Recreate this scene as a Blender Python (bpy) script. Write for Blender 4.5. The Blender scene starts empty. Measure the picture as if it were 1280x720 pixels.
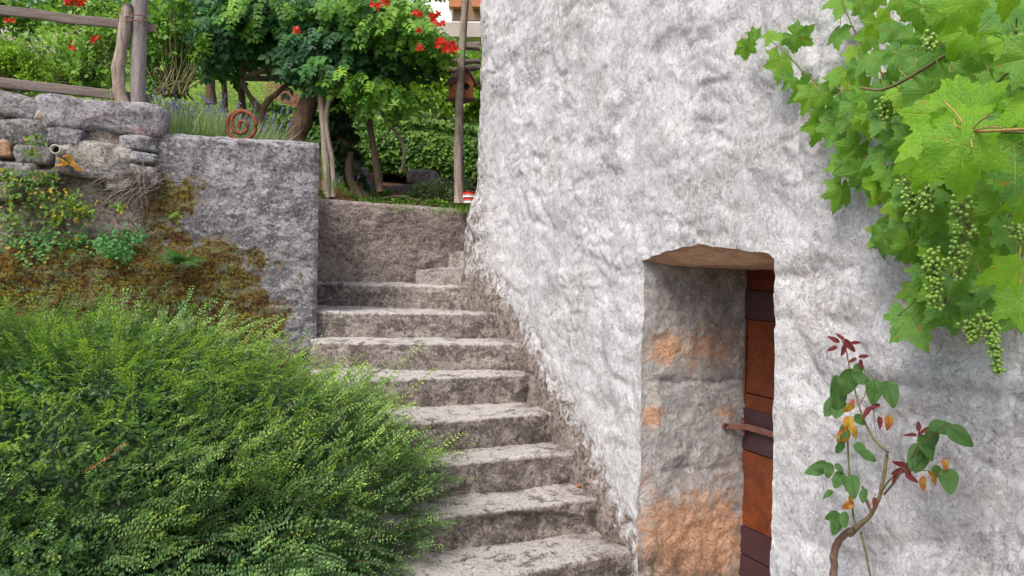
import bpy, math, random
import numpy as np
from mathutils import Vector, Matrix
random.seed(7); rng = np.random.default_rng(7)
S = bpy.context.scene
COL = S.collection
PI = math.pi

# ------------------------------------------------------------------ camera
F_PX = 940.0; EYE = np.array([0.0, 0.0, 1.62]); PITCH = math.atan(20/F_PX); ROLL = 0.020
fw = np.array([0, math.cos(PITCH), -math.sin(PITCH)])
r0 = np.array([1.0, 0, 0]); u0 = np.cross(r0, fw)
upv = u0*math.cos(ROLL) - r0*math.sin(ROLL)
rt = r0*math.cos(ROLL) + u0*math.sin(ROLL)
cam = bpy.data.objects.new('camera', bpy.data.cameras.new('camera')); COL.objects.link(cam)
cam.data.sensor_width = 36; cam.data.lens = F_PX/1280*36
cam.data.clip_start = 0.02; cam.data.clip_end = 2000
cam.matrix_world = Matrix(((rt[0], upv[0], -fw[0], EYE[0]), (rt[1], upv[1], -fw[1], EYE[1]), (rt[2], upv[2], -fw[2], EYE[2]), (0, 0, 0, 1)))
S.camera = cam
def ray(px, py):
    return fw + rt*((px-640)/F_PX) - upv*((py-360)/F_PX)
def at(px, py, Y):                       # photograph direction -> point at world depth Y
    d = ray(px, py); return EYE + d*(Y/d[1])
def atz(px, py, z):
    d = ray(px, py); return EYE + d*((z-EYE[2])/d[2])
def proj(P):
    q = np.asarray(P) - EYE
    d = q@fw; return 640+F_PX*(q@rt)/d, 360-F_PX*(q@upv)/d

# ------------------------------------------------------------------ world, sun, exposure
W = bpy.data.worlds.new("World"); S.world = W; W.use_nodes = True
SUN_DIR = Vector((-0.36, -0.62, 0.86)).normalized()      # towards the sun
nt = W.node_tree; bg = nt.nodes['Background']
sky = nt.nodes.new('ShaderNodeTexSky'); sky.sky_type = 'NISHITA'; sky.sun_disc = False
sky.sun_elevation = math.asin(SUN_DIR.z); sky.sun_rotation = math.atan2(SUN_DIR.x, SUN_DIR.y)
sky.air_density = 1.0; sky.dust_density = 4.0; sky.ozone_density = 0.6
nt.links.new(sky.outputs[0], bg.inputs[0]); bg.inputs[1].default_value = 0.15
sl = bpy.data.lights.new('sun', 'SUN'); sl.energy = 1.75; sl.angle = math.radians(22); sl.color = (1.0, 0.965, 0.92)
so = bpy.data.objects.new('sun', sl); COL.objects.link(so)
sl.angle = math.radians(24); so.rotation_euler = SUN_DIR.to_track_quat('Z', 'Y').to_euler()
S.view_settings.view_transform = 'Standard'; S.view_settings.look = 'None'
S.view_settings.exposure = 0.64; S.view_settings.gamma = 1.0; S.view_settings.use_curve_mapping = False

# ------------------------------------------------------------------ noise
_p = np.random.default_rng(3).permutation(256); PERM = np.concatenate([_p, _p, _p])
_g = np.random.default_rng(4).normal(size=(256, 3)); GR = _g/np.linalg.norm(_g, axis=1)[:, None]
def perlin(p):
    p = np.asarray(p, dtype=float); sh = p.shape[:-1]; p = p.reshape(-1, 3)
    i = np.floor(p).astype(int); f = p-i; i &= 255
    w = f*f*f*(f*(f*6-15)+10); out = np.zeros(len(p))
    for dx in (0, 1):
        for dy in (0, 1):
            for dz in (0, 1):
                h = PERM[PERM[PERM[(i[:, 0]+dx) & 255]+((i[:, 1]+dy) & 255)]+((i[:, 2]+dz) & 255)]
                g = GR[h]; d = g[:, 0]*(f[:, 0]-dx)+g[:, 1]*(f[:, 1]-dy)+g[:, 2]*(f[:, 2]-dz)
                out += d*(w[:, 0] if dx else 1-w[:, 0])*(w[:, 1] if dy else 1-w[:, 1])*(w[:, 2] if dz else 1-w[:, 2])
    return out.reshape(sh)
def fbm(p, freq=1., octv=4, gain=.5, seed=0.):
    p = np.asarray(p, dtype=float)*freq+seed*7.31; a = 1.; o = 0.
    for k in range(octv):
        o = o+a*perlin(p); p = p*2.03+3.7; a *= gain
    return o*1.5
def ridged(p, freq=1., octv=3, seed=0.):
    p = np.asarray(p, dtype=float)*freq+seed*5.17; a = 1.; o = 0.
    for k in range(octv):
        o = o+a*(1-2.4*np.abs(perlin(p))); p = p*2.1+1.3; a *= .5
    return o
def voro(p2, freq, seed):                # 2-D cells: distance to nearest and 2nd nearest, cell id
    q = np.asarray(p2)*freq; sh = q.shape[:-1]; q = q.reshape(-1, 2); i = np.floor(q).astype(int)
    d1 = np.full(len(q), 9.); d2 = np.full(len(q), 9.); cid = np.zeros(len(q))
    for dx in (-1, 0, 1):
        for dy in (-1, 0, 1):
            c = i+[dx, dy]; h = PERM[PERM[(c[:, 0]+seed) & 255]+(c[:, 1] & 255)]
            jx = h/256.; jy = PERM[h+7]/256.
            d = np.hypot(c[:, 0]+.1+.8*jx-q[:, 0], c[:, 1]+.1+.8*jy-q[:, 1])
            n = d < d1; d2 = np.where(n, d1, np.minimum(d2, d)); cid = np.where(n, jx, cid); d1 = np.where(n, d, d1)
    return d1.reshape(sh), d2.reshape(sh), cid.reshape(sh)
def sstep(a, b, x):
    t = np.clip((x-a)/(b-a), 0, 1); return t*t*(3-2*t)
def nrm(v):
    v = np.asarray(v, float); return v/np.linalg.norm(v, axis=-1, keepdims=True)

# ------------------------------------------------------------------ mesh building
class MB:
    def __init__(s): s.V = []; s.F = []; s.C = []; s.n = 0; s.U = []
    def add(s, V, F, col=None, uv=None):
        V = np.asarray(V, float).reshape(-1, 3)
        s.V.append(V)
        for f in (F if isinstance(F, list) else [F]): s.F.append(np.atleast_2d(np.asarray(f, int))+s.n)
        if col is None: col = (0, 0, 0)
        c = np.zeros((len(V), 4)); c[:, 3] = 1; c[:, :3] = col; s.C.append(c)
        s.U.append(np.zeros((len(V), 2)) if uv is None else uv); s.n += len(V)
        return s
    def mesh(s, name, mat, off=(0, 0, 0), smooth=True):
        V = np.concatenate(s.V)-np.asarray(off, float); C = np.concatenate(s.C); U = np.concatenate(s.U)
        me = bpy.data.meshes.new(name)
        li = np.concatenate([f.ravel() for f in s.F]); tot = np.concatenate([np.full(len(f), f.shape[1]) for f in s.F])
        st = np.concatenate([[0], np.cumsum(tot)[:-1]])
        me.vertices.add(len(V)); me.vertices.foreach_set('co', V.ravel())
        me.loops.add(len(li)); me.loops.foreach_set('vertex_index', li.astype(np.int32))
        me.polygons.add(len(tot)); me.polygons.foreach_set('loop_start', st.astype(np.int32))
        me.polygons.foreach_set('use_smooth', np.full(len(tot), smooth))
        a = me.color_attributes.new('col', 'FLOAT_COLOR', 'POINT'); a.data.foreach_set('color', C.ravel())
        if np.abs(U).sum() > 0:
            uvl = me.uv_layers.new(name='UVMap'); uvl.data.foreach_set('uv', U[li].ravel())
        me.update(calc_edges=True); me.validate()
        if mat: me.materials.append(mat)
        return me
def obj(name, mb, mat, parent=None, smooth=True, label=None, cat=None, group=None, kind=None):
    off = np.array(parent_world(parent)) if parent else np.zeros(3)
    me = mb.mesh(name, mat, off, smooth) if isinstance(mb, MB) else mb
    o = bpy.data.objects.new(name, me); COL.objects.link(o)
    if parent: o.parent = parent
    tag(o, label, cat, group, kind); return o
def parent_world(p):
    v = Vector((0, 0, 0))
    while p: v = v+p.location; p = p.parent
    return v
def tag(o, label=None, cat=None, group=None, kind=None):
    if label: o['label'] = label
    if cat: o['category'] = cat
    if group: o['group'] = group
    if kind: o['kind'] = kind
def thing(name, loc, label, cat, group=None):
    o = bpy.data.objects.new(name, None); COL.objects.link(o); o.location = [float(v) for v in loc]; o.empty_display_size = .1
    tag(o, label, cat, group); return o
def gridF(ni, nj, keep=None, closei=False, closej=False):
    I = np.arange(ni if closei else ni-1); J = np.arange(nj if closej else nj-1)
    a, b = np.meshgrid(I, J, indexing='ij'); a2 = (a+1) % ni; b2 = (b+1) % nj
    F = np.stack([a*nj+b, a2*nj+b, a2*nj+b2, a*nj+b2], -1)
    if keep is not None: return F[keep]
    return F.reshape(-1, 4)
def tube(pts, rad, n=8, rough=0., seed=1, twist=0.):
    pts = np.asarray(pts, float); m = len(pts); rad = np.broadcast_to(np.asarray(rad, float), (m,)) if np.ndim(rad) == 0 or len(rad) == m else np.interp(np.linspace(0, 1, m), np.linspace(0, 1, len(rad)), rad)
    T = nrm(np.gradient(pts, axis=0)); up = np.array([.0, .0, 1.]) if abs(T[0][2]) < .8 else np.array([1., 0, 0])
    A = nrm(np.cross(T, up)); B = np.cross(T, A)
    th = np.linspace(0, 2*PI, n, endpoint=False)+twist
    P = pts[:, None]+rad[:, None, None]*(np.cos(th)[None, :, None]*A[:, None]+np.sin(th)[None, :, None]*B[:, None])
    if rough: P = P+(P-pts[:, None])*(fbm(P, .35/max(rad.mean(), 1e-3), 3, seed=seed)*rough)[..., None]
    V = np.concatenate([P.reshape(-1, 3), pts[:1], pts[-1:]])
    F = gridF(m, n, closej=True); k = np.arange(n); k2 = (k+1) % n
    c0 = np.stack([k2, k, np.full(n, m*n)], -1); c1 = np.stack([(m-1)*n+k, (m-1)*n+k2, np.full(n, m*n+1)], -1)
    return V, [F, c0, c1]
def spline(pts, n):
    P = np.asarray(pts, float); m = len(P)
    if m == 2: return P[0]+(P[1]-P[0])*np.linspace(0, 1, n)[:, None]
    P = np.concatenate([[2*P[0]-P[1]], P, [2*P[-1]-P[-2]]]); t = np.linspace(0, m-1-1e-6, n); i = t.astype(int); f = (t-i)[:, None]
    a, b, c, d = P[i], P[i+1], P[i+2], P[i+3]
    return .5*((2*b)+(c-a)*f+(2*a-5*b+4*c-d)*f**2+(-a+3*b-3*c+d)*f**3)
BOXV = np.array([[x, y, z] for x in (-.5, .5) for y in (-.5, .5) for z in (-.5, .5)])
BOXF = np.array([[0, 1, 3, 2], [4, 6, 7, 5], [0, 4, 5, 1], [2, 3, 7, 6], [0, 2, 6, 4], [1, 5, 7, 3]])
def box(c, ex, ey, ez, sx, sy, sz):      # centre, unit axes, sizes
    M = np.array([np.asarray(ex)*sx, np.asarray(ey)*sy, np.asarray(ez)*sz]); return np.asarray(c)+BOXV@M, BOXF
def board(c, ex, ey, ez, sx, sy, sz, seed=1, amp=.004, nx=24):   # rounded, uneven sawn board, long side ex
    t = np.linspace(-.5, .5, nx); th = np.linspace(0, 2*PI, 17)[:-1]
    cx = np.sign(np.cos(th))*np.abs(np.cos(th))**.25*.5; cz = np.sign(np.sin(th))*np.abs(np.sin(th))**.25*.5
    P = np.asarray(c)+t[:, None, None]*sx*np.asarray(ex)+cx[None, :, None]*sy*np.asarray(ey)+cz[None, :, None]*sz*np.asarray(ez)
    P = P+amp*np.stack([fbm(P, 6, 3, seed=seed+k) for k in range(3)], -1)
    V = P.reshape(-1, 3); F = gridF(nx, 16, closej=True)
    return V, [F, np.arange(16)[::-1][None], ((nx-1)*16+np.arange(16))[None]]

# ------------------------------------------------------------------ materials
class NT:
    def __init__(s, name):
        s.m = bpy.data.materials.new(name); s.m.use_nodes = True; s.t = s.m.node_tree; s.b = s.t.nodes['Principled BSDF']; s.out = s.t.nodes['Material Output']
        s.b.inputs['Specular IOR Level'].default_value = .25; s.b.inputs['Roughness'].default_value = .9
    def n(s, k, **kw):
        o = s.t.nodes.new('ShaderNode'+k)
        for a, v in kw.items():
            if a in o.inputs: s.set(o.inputs[a], v)
            else: setattr(o, a, v)
        return o
    def set(s, i, v):
        if hasattr(v, 'links') or isinstance(v, bpy.types.NodeSocket): s.t.links.new(v, i)
        elif isinstance(v, (tuple, list)) and len(v) == 3 and i.type == 'RGBA': i.default_value = (*v, 1)
        else: i.default_value = v
    def co(s, scale=(1, 1, 1)):
        c = s.n('TexCoord'); mp = s.n('Mapping', Scale=scale); s.t.links.new(c.outputs['Object'], mp.inputs['Vector']); return mp.outputs[0]
    def noise(s, scale, detail=5, rough=.6, vec=None, dist=0.):
        o = s.n('TexNoise'); o.inputs['Scale'].default_value = scale; o.inputs['Detail'].default_value = detail; o.inputs['Roughness'].default_value = rough; o.inputs['Distortion'].default_value = dist
        s.t.links.new(vec or s.co(), o.inputs['Vector']); return o.outputs['Fac']
    def voro(s, scale, feat='F1', vec=None, out='Distance'):
        o = s.n('TexVoronoi', feature=feat); o.inputs['Scale'].default_value = scale; s.t.links.new(vec or s.co(), o.inputs['Vector']); return o.outputs[out]
    def ramp(s, fac, lo, hi):
        o = s.n('MapRange', interpolation_type='SMOOTHSTEP'); s.set(o.inputs['Value'], fac); o.inputs['From Min'].default_value = lo; o.inputs['From Max'].default_value = hi; return o.outputs[0]
    def mix(s, fac, a, b, mode='MIX'):
        o = s.n('Mix', data_type='RGBA', blend_type=mode); s.set(o.inputs[0], fac); s.set(o.inputs[6], a); s.set(o.inputs[7], b); return o.outputs[2]
    def math(s, op, a, b=0., c=None):
        o = s.n('Math', operation=op); s.set(o.inputs[0], a); s.set(o.inputs[1], b)
        if c is not None: s.set(o.inputs[2], c)
        return o.outputs[0]
    def attr(s, name='col'):
        return s.n('Attribute', attribute_name=name)
    def sep(s, c):
        o = s.n('SeparateColor'); s.set(o.inputs[0], c); return o.outputs
    def bump(s, h, strength, dist=.01, nrm=None):
        o = s.n('Bump'); s.set(o.inputs['Height'], h); o.inputs['Strength'].default_value = strength; o.inputs['Distance'].default_value = dist
        if nrm: s.t.links.new(nrm, o.inputs['Normal'])
        return o.outputs[0]
    def fin(s, col, normal=None, rough=None):
        s.set(s.b.inputs['Base Color'], col)
        if normal: s.t.links.new(normal, s.b.inputs['Normal'])
        if rough is not None: s.set(s.b.inputs['Roughness'], rough)
        return s.m

def m_plaster():
    s = NT('lime_plaster'); v = s.co(); at_ = s.sep(s.attr().outputs['Color'])   # r dirt, g exposed stone, b grey blotches
    big = s.noise(1.7, 6, .65, v); h1 = s.noise(13, 11, .72, v, .3); h2 = s.noise(75, 5, .75, v, .4)
    e0 = s.noise(6.5, 13, .64, v, .7); e2 = s.noise(15, 12, .71, v, .8); e3 = s.noise(42, 8, .70, v, .5)
    L0 = s.ramp(e0, .497, .508); L2 = s.ramp(e2, .50, .515); L3 = s.ramp(e3, .49, .505)
    line = lambda n, c, w: s.ramp(s.math('ABSOLUTE', s.math('SUBTRACT', n, c)), w, w*.3)
    c = s.mix(s.ramp(big, .44, .58), (.66, .66, .69), (.55, .555, .585))
    c = s.mix(s.math('MULTIPLY', L0, .26), c, (.42, .42, .44)); c = s.mix(s.math('MULTIPLY', L2, .22), c, (.40, .395, .405)); c = s.mix(s.math('MULTIPLY', L3, .20), c, (.86, .86, .87))
    c = s.mix(s.math('MULTIPLY', line(e0, .502, .005), .55), c, (.22, .20, .195)); c = s.mix(s.math('MULTIPLY', line(e2, .508, .006), .32), c, (.28, .265, .26))
    gp = s.ramp(s.noise(4.2, 9, .68, v, .5), .56, .60); c = s.mix(s.math('MULTIPLY', gp, .42), c, (.33, .325, .345))
    c = s.mix(s.math('MULTIPLY', s.ramp(h2, .44, .40), s.math('ADD', .42, s.math('MULTIPLY', gp, .35))), c, (.23, .215, .21)); c = s.mix(s.math('MULTIPLY', s.ramp(h2, .57, .61), .4), c, (.90, .90, .91))  # pit shade painted in: dark where the bump is low
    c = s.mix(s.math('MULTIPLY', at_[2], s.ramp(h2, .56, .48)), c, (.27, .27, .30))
    w = s.mix(s.ramp(e3, .46, .54), (.25, .205, .17), (.58, .54, .50))
    c = s.mix(s.math('MULTIPLY', s.math('MULTIPLY', at_[1], s.ramp(h1, .52, .46)), .75), c, w)
    dirt = s.mix(s.ramp(e3, .44, .56), (.085, .062, .052), (.26, .22, .195)); dirt = s.mix(s.math('MULTIPLY', L2, .45), dirt, (.34, .30, .28))
    k = s.math('ADD', at_[0], s.math('ADD', s.math('MULTIPLY', s.math('SUBTRACT', .5, e2), 2.6), s.math('MULTIPLY', s.math('SUBTRACT', .5, h2), .8)))
    c = s.mix(s.math('MULTIPLY', s.ramp(k, .20, .80), s.ramp(at_[0], .02, .3)), c, dirt)
    h3 = s.noise(210, 4, .8, v); c = s.mix(s.math('MULTIPLY', s.ramp(h3, .44, .40), .38), c, (.24, .23, .225)); n = s.bump(e0, .30, .04); n = s.bump(e2, .5, .020, n); n = s.bump(L0, -.5, .007, n); n = s.bump(L2, .55, .005, n); n = s.bump(L3, -.5, .0028, n); n = s.bump(h2, .85, .007, n); n = s.bump(h3, .6, .003, n)
    return s.fin(c, n, .95)
def m_concrete(name, light, dark, tread=None):
    s = NT(name); v = s.co(); at_ = s.sep(s.attr().outputs['Color'])             # r moss, g pale tread / lichen, b darker patches
    big = s.noise(2.2, 8, .7, v); h1 = s.noise(9, 12, .74, v, .4); h2 = s.noise(58, 6, .8, v, .3); v3 = s.noise(180, 4, .8, v)
    st = s.noise(7, 8, .72, s.co((1, 1, 2.6)), .8); pits = s.voro(34, 'F1', s.mix(.08, v, s.noise(25, 3, .6, v))); e2 = s.noise(24, 11, .72, v, .6)
    L1 = s.ramp(h1, .49, .515); L2 = s.ramp(e2, .50, .52)
    up = lambda k: tuple(min(.68, x*k) for x in light)
    c = s.mix(s.ramp(h1, .42, .58), dark, light); c = s.mix(s.math('MULTIPLY', L1, .22), c, up(1.25)); c = s.mix(s.math('MULTIPLY', L2, .30), c, dark)
    c = s.mix(s.math('MULTIPLY', s.ramp(big, .52, .44), .45), c, tuple(x*.68 for x in dark))
    c = s.mix(s.math('MULTIPLY', s.ramp(st, .53, .58), .55), c, up(1.65))
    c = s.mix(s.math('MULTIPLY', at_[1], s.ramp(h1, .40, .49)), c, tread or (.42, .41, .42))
    c = s.mix(s.math('MULTIPLY', s.ramp(h2, .445, .41), .85), c, tuple(x*.25 for x in dark))  # cavity shade put into the colour, dark where the bump dips
    c = s.mix(s.math('MULTIPLY', s.ramp(h2, .555, .585), .6), c, up(2.0))
    c = s.mix(s.math('MULTIPLY', s.ramp(v3, .43, .40), .6), c, tuple(x*.3 for x in dark)); c = s.mix(s.math('MULTIPLY', s.ramp(v3, .575, .60), .5), c, up(2.0))
    pm = s.math('MULTIPLY', s.ramp(pits, .22, .16), s.ramp(e2, .50, .47))
    c = s.mix(s.math('MULTIPLY', pm, .85), c, tuple(x*.15 for x in dark))  # sunken pits painted near-black as shade too
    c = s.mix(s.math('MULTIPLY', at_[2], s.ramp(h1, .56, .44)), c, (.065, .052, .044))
    moss = s.mix(s.ramp(h2, .44, .56), (.026, .016, .006), (.20, .13, .02)); moss = s.mix(s.ramp(h1, .50, .54), moss, s.mix(s.ramp(h2, .44, .56), (.022, .012, .008), (.13, .055, .018))); moss = s.mix(s.math('MULTIPLY', s.ramp(st, .52, .55), .8), moss, s.mix(s.ramp(h2, .44, .56), (.06, .06, .028), (.20, .20, .10)))
    moss = s.mix(s.math('MULTIPLY', s.ramp(v3, .55, .60), s.ramp(big, .45, .55)), moss, (.16, .22, .035))
    k = s.math('ADD', at_[0], s.math('ADD', s.math('MULTIPLY', s.math('SUBTRACT', h1, .5), 3.4), s.math('MULTIPLY', s.math('SUBTRACT', h2, .5), 1.6)))
    c = s.mix(s.math('MULTIPLY', s.ramp(k, .25, .50), s.ramp(at_[0], .03, .25)), c, moss)
    n = s.bump(h1, .5, .028); n = s.bump(L2, -.5, .005, n); n = s.bump(h2, 1., .009, n); n = s.bump(pm, -.7, .007, n); n = s.bump(v3, .8, .004, n)
    return s.fin(c, n, .95)
def m_jamb():
    s = NT('jamb_stone'); v = s.co(); at_ = s.sep(s.attr().outputs['Color'])     # r orange patch, g dark brown patch
    mid = s.noise(9, 5, .65, v); fine = s.noise(70, 6, .75, v)
    e2 = s.noise(15, 12, .72, v, .7); L2 = s.ramp(e2, .50, .52); e3 = s.noise(42, 9, .72, v, .5); L3 = s.ramp(e3, .49, .51)
    c = s.mix(s.ramp(mid, .40, .60), (.36, .35, .36), (.55, .54, .53)); c = s.mix(s.math('MULTIPLY', L2, .35), c, (.52, .505, .49)); c = s.mix(s.math('MULTIPLY', L3, .22), c, (.22, .21, .21)); c = s.mix(s.math('MULTIPLY', s.ramp(fine, .52, .62), .45), c, (.20, .19, .185))
    o = s.mix(s.ramp(fine, .42, .58), (.56, .27, .13), (.62, .44, .33))
    k = s.math('ADD', at_[0], s.math('MULTIPLY', s.math('SUBTRACT', s.noise(22, 6, .75, v), .5), 2.4))
    c = s.mix(s.math('MULTIPLY', s.ramp(k, .18, .95), s.ramp(at_[0], .04, .35)), c, o)
    c = s.mix(s.math('MULTIPLY', at_[1], s.ramp(mid, .35, .55)), c, (.12, .085, .05))
    n = s.bump(e2, .7, .022); n = s.bump(L2, .6, .006, n); n = s.bump(L3, -.5, .003, n); n = s.bump(fine, .9, .006, n)
    return s.fin(c, n, .92)
def m_stone():
    s = NT('rubble_stone'); v = s.co(); a = s.attr().outputs['Color']; h1 = s.noise(9, 12, .72, v, .5); h2 = s.noise(60, 6, .8, v); e = s.noise(22, 11, .72, v, .8); L = s.ramp(e, .50, .52); m = s.n('Mix', data_type='RGBA', blend_type='MULTIPLY')
    c = s.mix(s.ramp(h1, .46, .54), a, s.mix(1., a, (.55, .55, .57), 'MULTIPLY')); c = s.mix(s.math('MULTIPLY', L, .35), c, (.44, .43, .44)); c = s.mix(s.math('MULTIPLY', s.ramp(h2, .45, .41), .85), c, (.05, .048, .05)); c = s.mix(s.math('MULTIPLY', s.ramp(h2, .56, .59), .6), c, (.52, .51, .52))
    c = s.mix(s.math('MULTIPLY', s.ramp(h1, .58, .60), .5), c, (.10, .085, .07))
    n = s.bump(h1, .8, .03); n = s.bump(L, -.6, .006, n); n = s.bump(h2, .9, .006, n); return s.fin(c, n, .93)
def m_vary(name, a, b, dark, sc=8, bumpd=.006, stretch=(1, 1, 1), rough=.85, usecol=False, spec=.25):
    s = NT(name); v = s.co(stretch); mid = s.noise(sc, 6, .7, v); fine = s.noise(sc*6, 5, .7, v)
    if usecol: a = s.attr().outputs['Color']; b = s.mix(.5, a, b)
    c = s.mix(s.ramp(mid, .35, .65), a, b); c = s.mix(s.math('MULTIPLY', s.ramp(fine, .50, .68), .75), c, dark)
    n = s.bump(mid, .6, bumpd*1.5); n = s.bump(fine, .6, bumpd*.5, n); s.b.inputs['Specular IOR Level'].default_value = spec
    return s.fin(c, n, rough)
def m_leaf(name='foliage', rough=.5, transl=.35):
    s = NT(name); c = s.attr().outputs['Color']; s.b.inputs['Specular IOR Level'].default_value = .35
    v = s.co(); c = s.mix(s.math('MULTIPLY', s.ramp(s.noise(40, 3, .6, v), .4, .7), .35), c, s.mix(1., c, (.5, .55, .4), 'MULTIPLY'))
    s.fin(c, None, rough); tr = s.n('BsdfTranslucent'); s.t.links.new(s.mix(1., c, (1.5, 1.6, .55), 'MULTIPLY'), tr.inputs[0])
    mx = s.n('MixShader'); mx.inputs[0].default_value = transl
    s.t.links.new(s.b.outputs[0], mx.inputs[1]); s.t.links.new(tr.outputs[0], mx.inputs[2]); s.t.links.new(mx.outputs[0], s.out.inputs[0]); return s.m
def m_veined(name, base, dark, vein, transl=.4, k2=7., vw=.012, blotch=None, bright=None, spots=None):
    s = NT(name); s.b.inputs['Specular IOR Level'].default_value = .4
    uv = s.n('UVMap'); sx = s.n('SeparateXYZ'); s.t.links.new(uv.outputs[0], sx.inputs[0]); al, ac = sx.outputs[0], sx.outputs[1]
    oi = s.n('ObjectInfo'); rnd = oi.outputs['Random']
    v = s.co(); mid = s.noise(3.5, 5, .7, v)
    c = s.mix(s.ramp(mid, .35, .65), base, tuple(x*.8 for x in base)); c = s.mix(s.ramp(rnd, .15, .55), c, s.mix(s.ramp(mid, .3, .7), dark, base)); c = s.mix(s.math('MULTIPLY', s.ramp(rnd, .72, .98), .8), c, bright or base)
    if blotch: c = s.mix(s.ramp(s.math('ADD', s.noise(1.6, 5, .65, v), s.math('MULTIPLY', rnd, .12)), .50, .60), c, blotch[0])
    if spots: vv = s.n('VectorMath', operation='ADD'); s.t.links.new(v, vv.inputs[0]); s.t.links.new(s.n('ObjectInfo').outputs['Location'], vv.inputs[1]); c = s.mix(s.math('MULTIPLY', s.ramp(s.noise(4.5, 5, .6, vv.outputs[0]), .635, .665), .8), c, spots)
    main = s.ramp(ac, vw*1.6, vw*.5)
    sec = s.math('FRACT', s.math('MULTIPLY', s.math('SUBTRACT', al, s.math('MULTIPLY', ac, .85)), k2)); sec = s.math('ABSOLUTE', s.math('SUBTRACT', sec, .5)); secm = s.ramp(sec, .055, .015)
    lines = s.math('MAXIMUM', main, s.math('MULTIPLY', secm, .5))
    c = s.mix(s.math('MULTIPLY', lines, .75), c, vein)
    n = s.bump(s.math('MULTIPLY', lines, -1.), +.6, .012); n = s.bump(s.noise(14, 4, .6, v), .35, .02, n)
    s.fin(c, n, .40); tr = s.n('BsdfTranslucent'); s.t.links.new(s.mix(1., c, (1.7, 1.7, .45), 'MULTIPLY'), tr.inputs[0]); s.t.links.new(n, tr.inputs['Normal'])
    mx = s.n('MixShader'); mx.inputs[0].default_value = transl
    s.t.links.new(s.b.outputs[0], mx.inputs[1]); s.t.links.new(tr.outputs[0], mx.inputs[2]); s.t.links.new(mx.outputs[0], s.out.inputs[0]); return s.m
M = {}
M['plaster'] = m_plaster()
M['stepc'] = m_concrete('stair_concrete', (.31, .27, .25), (.165, .140, .128), (.56, .54, .525))
M['wallc'] = m_concrete('grey_wall_concrete', (.28, .277, .295), (.135, .132, .142), (.50, .50, .52))
M['backc'] = m_concrete('brown_wall_concrete', (.345, .29, .26), (.19, .152, .133), (.48, .44, .42))
M['jamb'] = m_jamb()
M['lintel'] = m_vary('lintel_wood', (.66, .45, .31), (.50, .31, .20), (.30, .19, .13), 9, .004, (1, 1, 6))
M['stone'] = m_stone()
M['mortar'] = m_concrete('earthy_mortar', (.28, .245, .22), (.12, .095, .075), (.42, .40, .39))
M['rust'] = m_vary('rusty_red_panel', (.19, .038, .014), (.11, .020, .010), (.05, .014, .010), 9, .003, rough=.38, spec=.5)
M['rust2'] = m_vary('rusty_orange_panel', (.20, .052, .015), (.12, .028, .010), (.07, .02, .010), 9, .003, rough=.33, spec=.5)
M['rustd'] = m_vary('rusty_dark_band', (.065, .030, .036), (.055, .022, .028), (.03, .014, .015), 9, .003, rough=.5, spec=.5)
M['iron'] = m_vary('latch_iron', (.23, .10, .075), (.16, .07, .055), (.07, .035, .03), 14, .002, rough=.55, spec=.5)
M['greywood'] = m_vary('weathered_wood', (.30, .27, .265), (.19, .165, .16), (.06, .05, .05), 24, .006, (2, 2, .2), rough=.9)
M['railwood'] = m_vary('rail_wood', (.26, .22, .195), (.17, .135, .115), (.05, .04, .032), 22, .004, (.3, .3, 3), rough=.9)
M['bark'] = m_vary('vine_bark', (.20, .135, .095), (.10, .068, .048), (.03, .02, .015), 22, .02, (2, 2, .3), rough=.95)
M['palebark'] = m_vary('pale_bark', (.40, .345, .30), (.22, .165, .13), (.06, .042, .03), 24, .012, (2, 2, .25), rough=.95)
M['rosebark'] = m_vary('rose_bark', (.20, .13, .10), (.12, .075, .06), (.05, .035, .03), 50, .004, rough=.9)
M['rosestem'] = m_vary('rose_cane', (.20, .17, .085), (.13, .095, .055), (.06, .035, .025), 30, .004, rough=.7)
M['greenstem'] = m_vary('green_stem', (.15, .17, .06), (.12, .085, .045), (.09, .07, .04), 40, .001, rough=.6)
M['petiole'] = m_vary('petiole', (.38, .30, .09), (.34, .20, .08), (.25, .14, .07), 40, .001, rough=.6)
M['leaf'] = m_leaf()
M['grapeleaf'] = m_veined('grape_leaf', (.17, .37, .04), (.075, .22, .07), (.33, .48, .11), .45, bright=(.29, .50, .035), spots=(.34, .20, .05))
M['grapeleafnear'] = m_veined('near_grape_leaf', (.20, .41, .02), (.13, .31, .025), (.36, .48, .08), .5, 9., .008, spots=(.30, .26, .05))
M['roseleaf'] = m_veined('rose_leaf', (.065, .165, .035), (.045, .115, .035), (.13, .22, .06), .25, 9., .01)
M['redleaf'] = m_veined('young_rose_leaf', (.16, .022, .025), (.10, .018, .02), (.25, .05, .05), .25, 9., .01)
M['yellowleaf'] = m_veined('dying_rose_leaf', (.52, .34, .04), (.22, .24, .05), (.35, .25, .06), .3, 6., .01, ((.42, .13, .035), (.42, .13, .035)))
M['berry'] = m_vary('green_grape', (.22, .37, .055), (.18, .32, .05), (.13, .24, .045), 60, .0003, rough=.38, spec=.5)
M['berry'].node_tree.nodes['Principled BSDF'].inputs['Subsurface Weight'].default_value = .15
M['berry'].node_tree.nodes['Principled BSDF'].inputs['Subsurface Radius'].default_value = (.006, .008, .003)
M['terra'] = m_vary('terracotta', (.48, .19, .10), (.38, .14, .075), (.18, .06, .04), 12, .002, rough=.8)
M['terraroof'] = m_vary('birdhouse_roof', (.20, .10, .085), (.15, .075, .07), (.08, .04, .04), 12, .002, rough=.8)
M['rustspiral'] = m_vary('rusty_bar', (.25, .07, .035), (.17, .05, .03), (.08, .03, .02), 25, .002, rough=.7)
M['white'] = m_vary('white_render', (.80, .80, .80), (.74, .74, .75), (.66, .66, .66), 2, .002)
M['slab'] = m_vary('balcony_slab', (.42, .37, .34), (.36, .31, .29), (.28, .24, .22), 2, .002)
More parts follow.
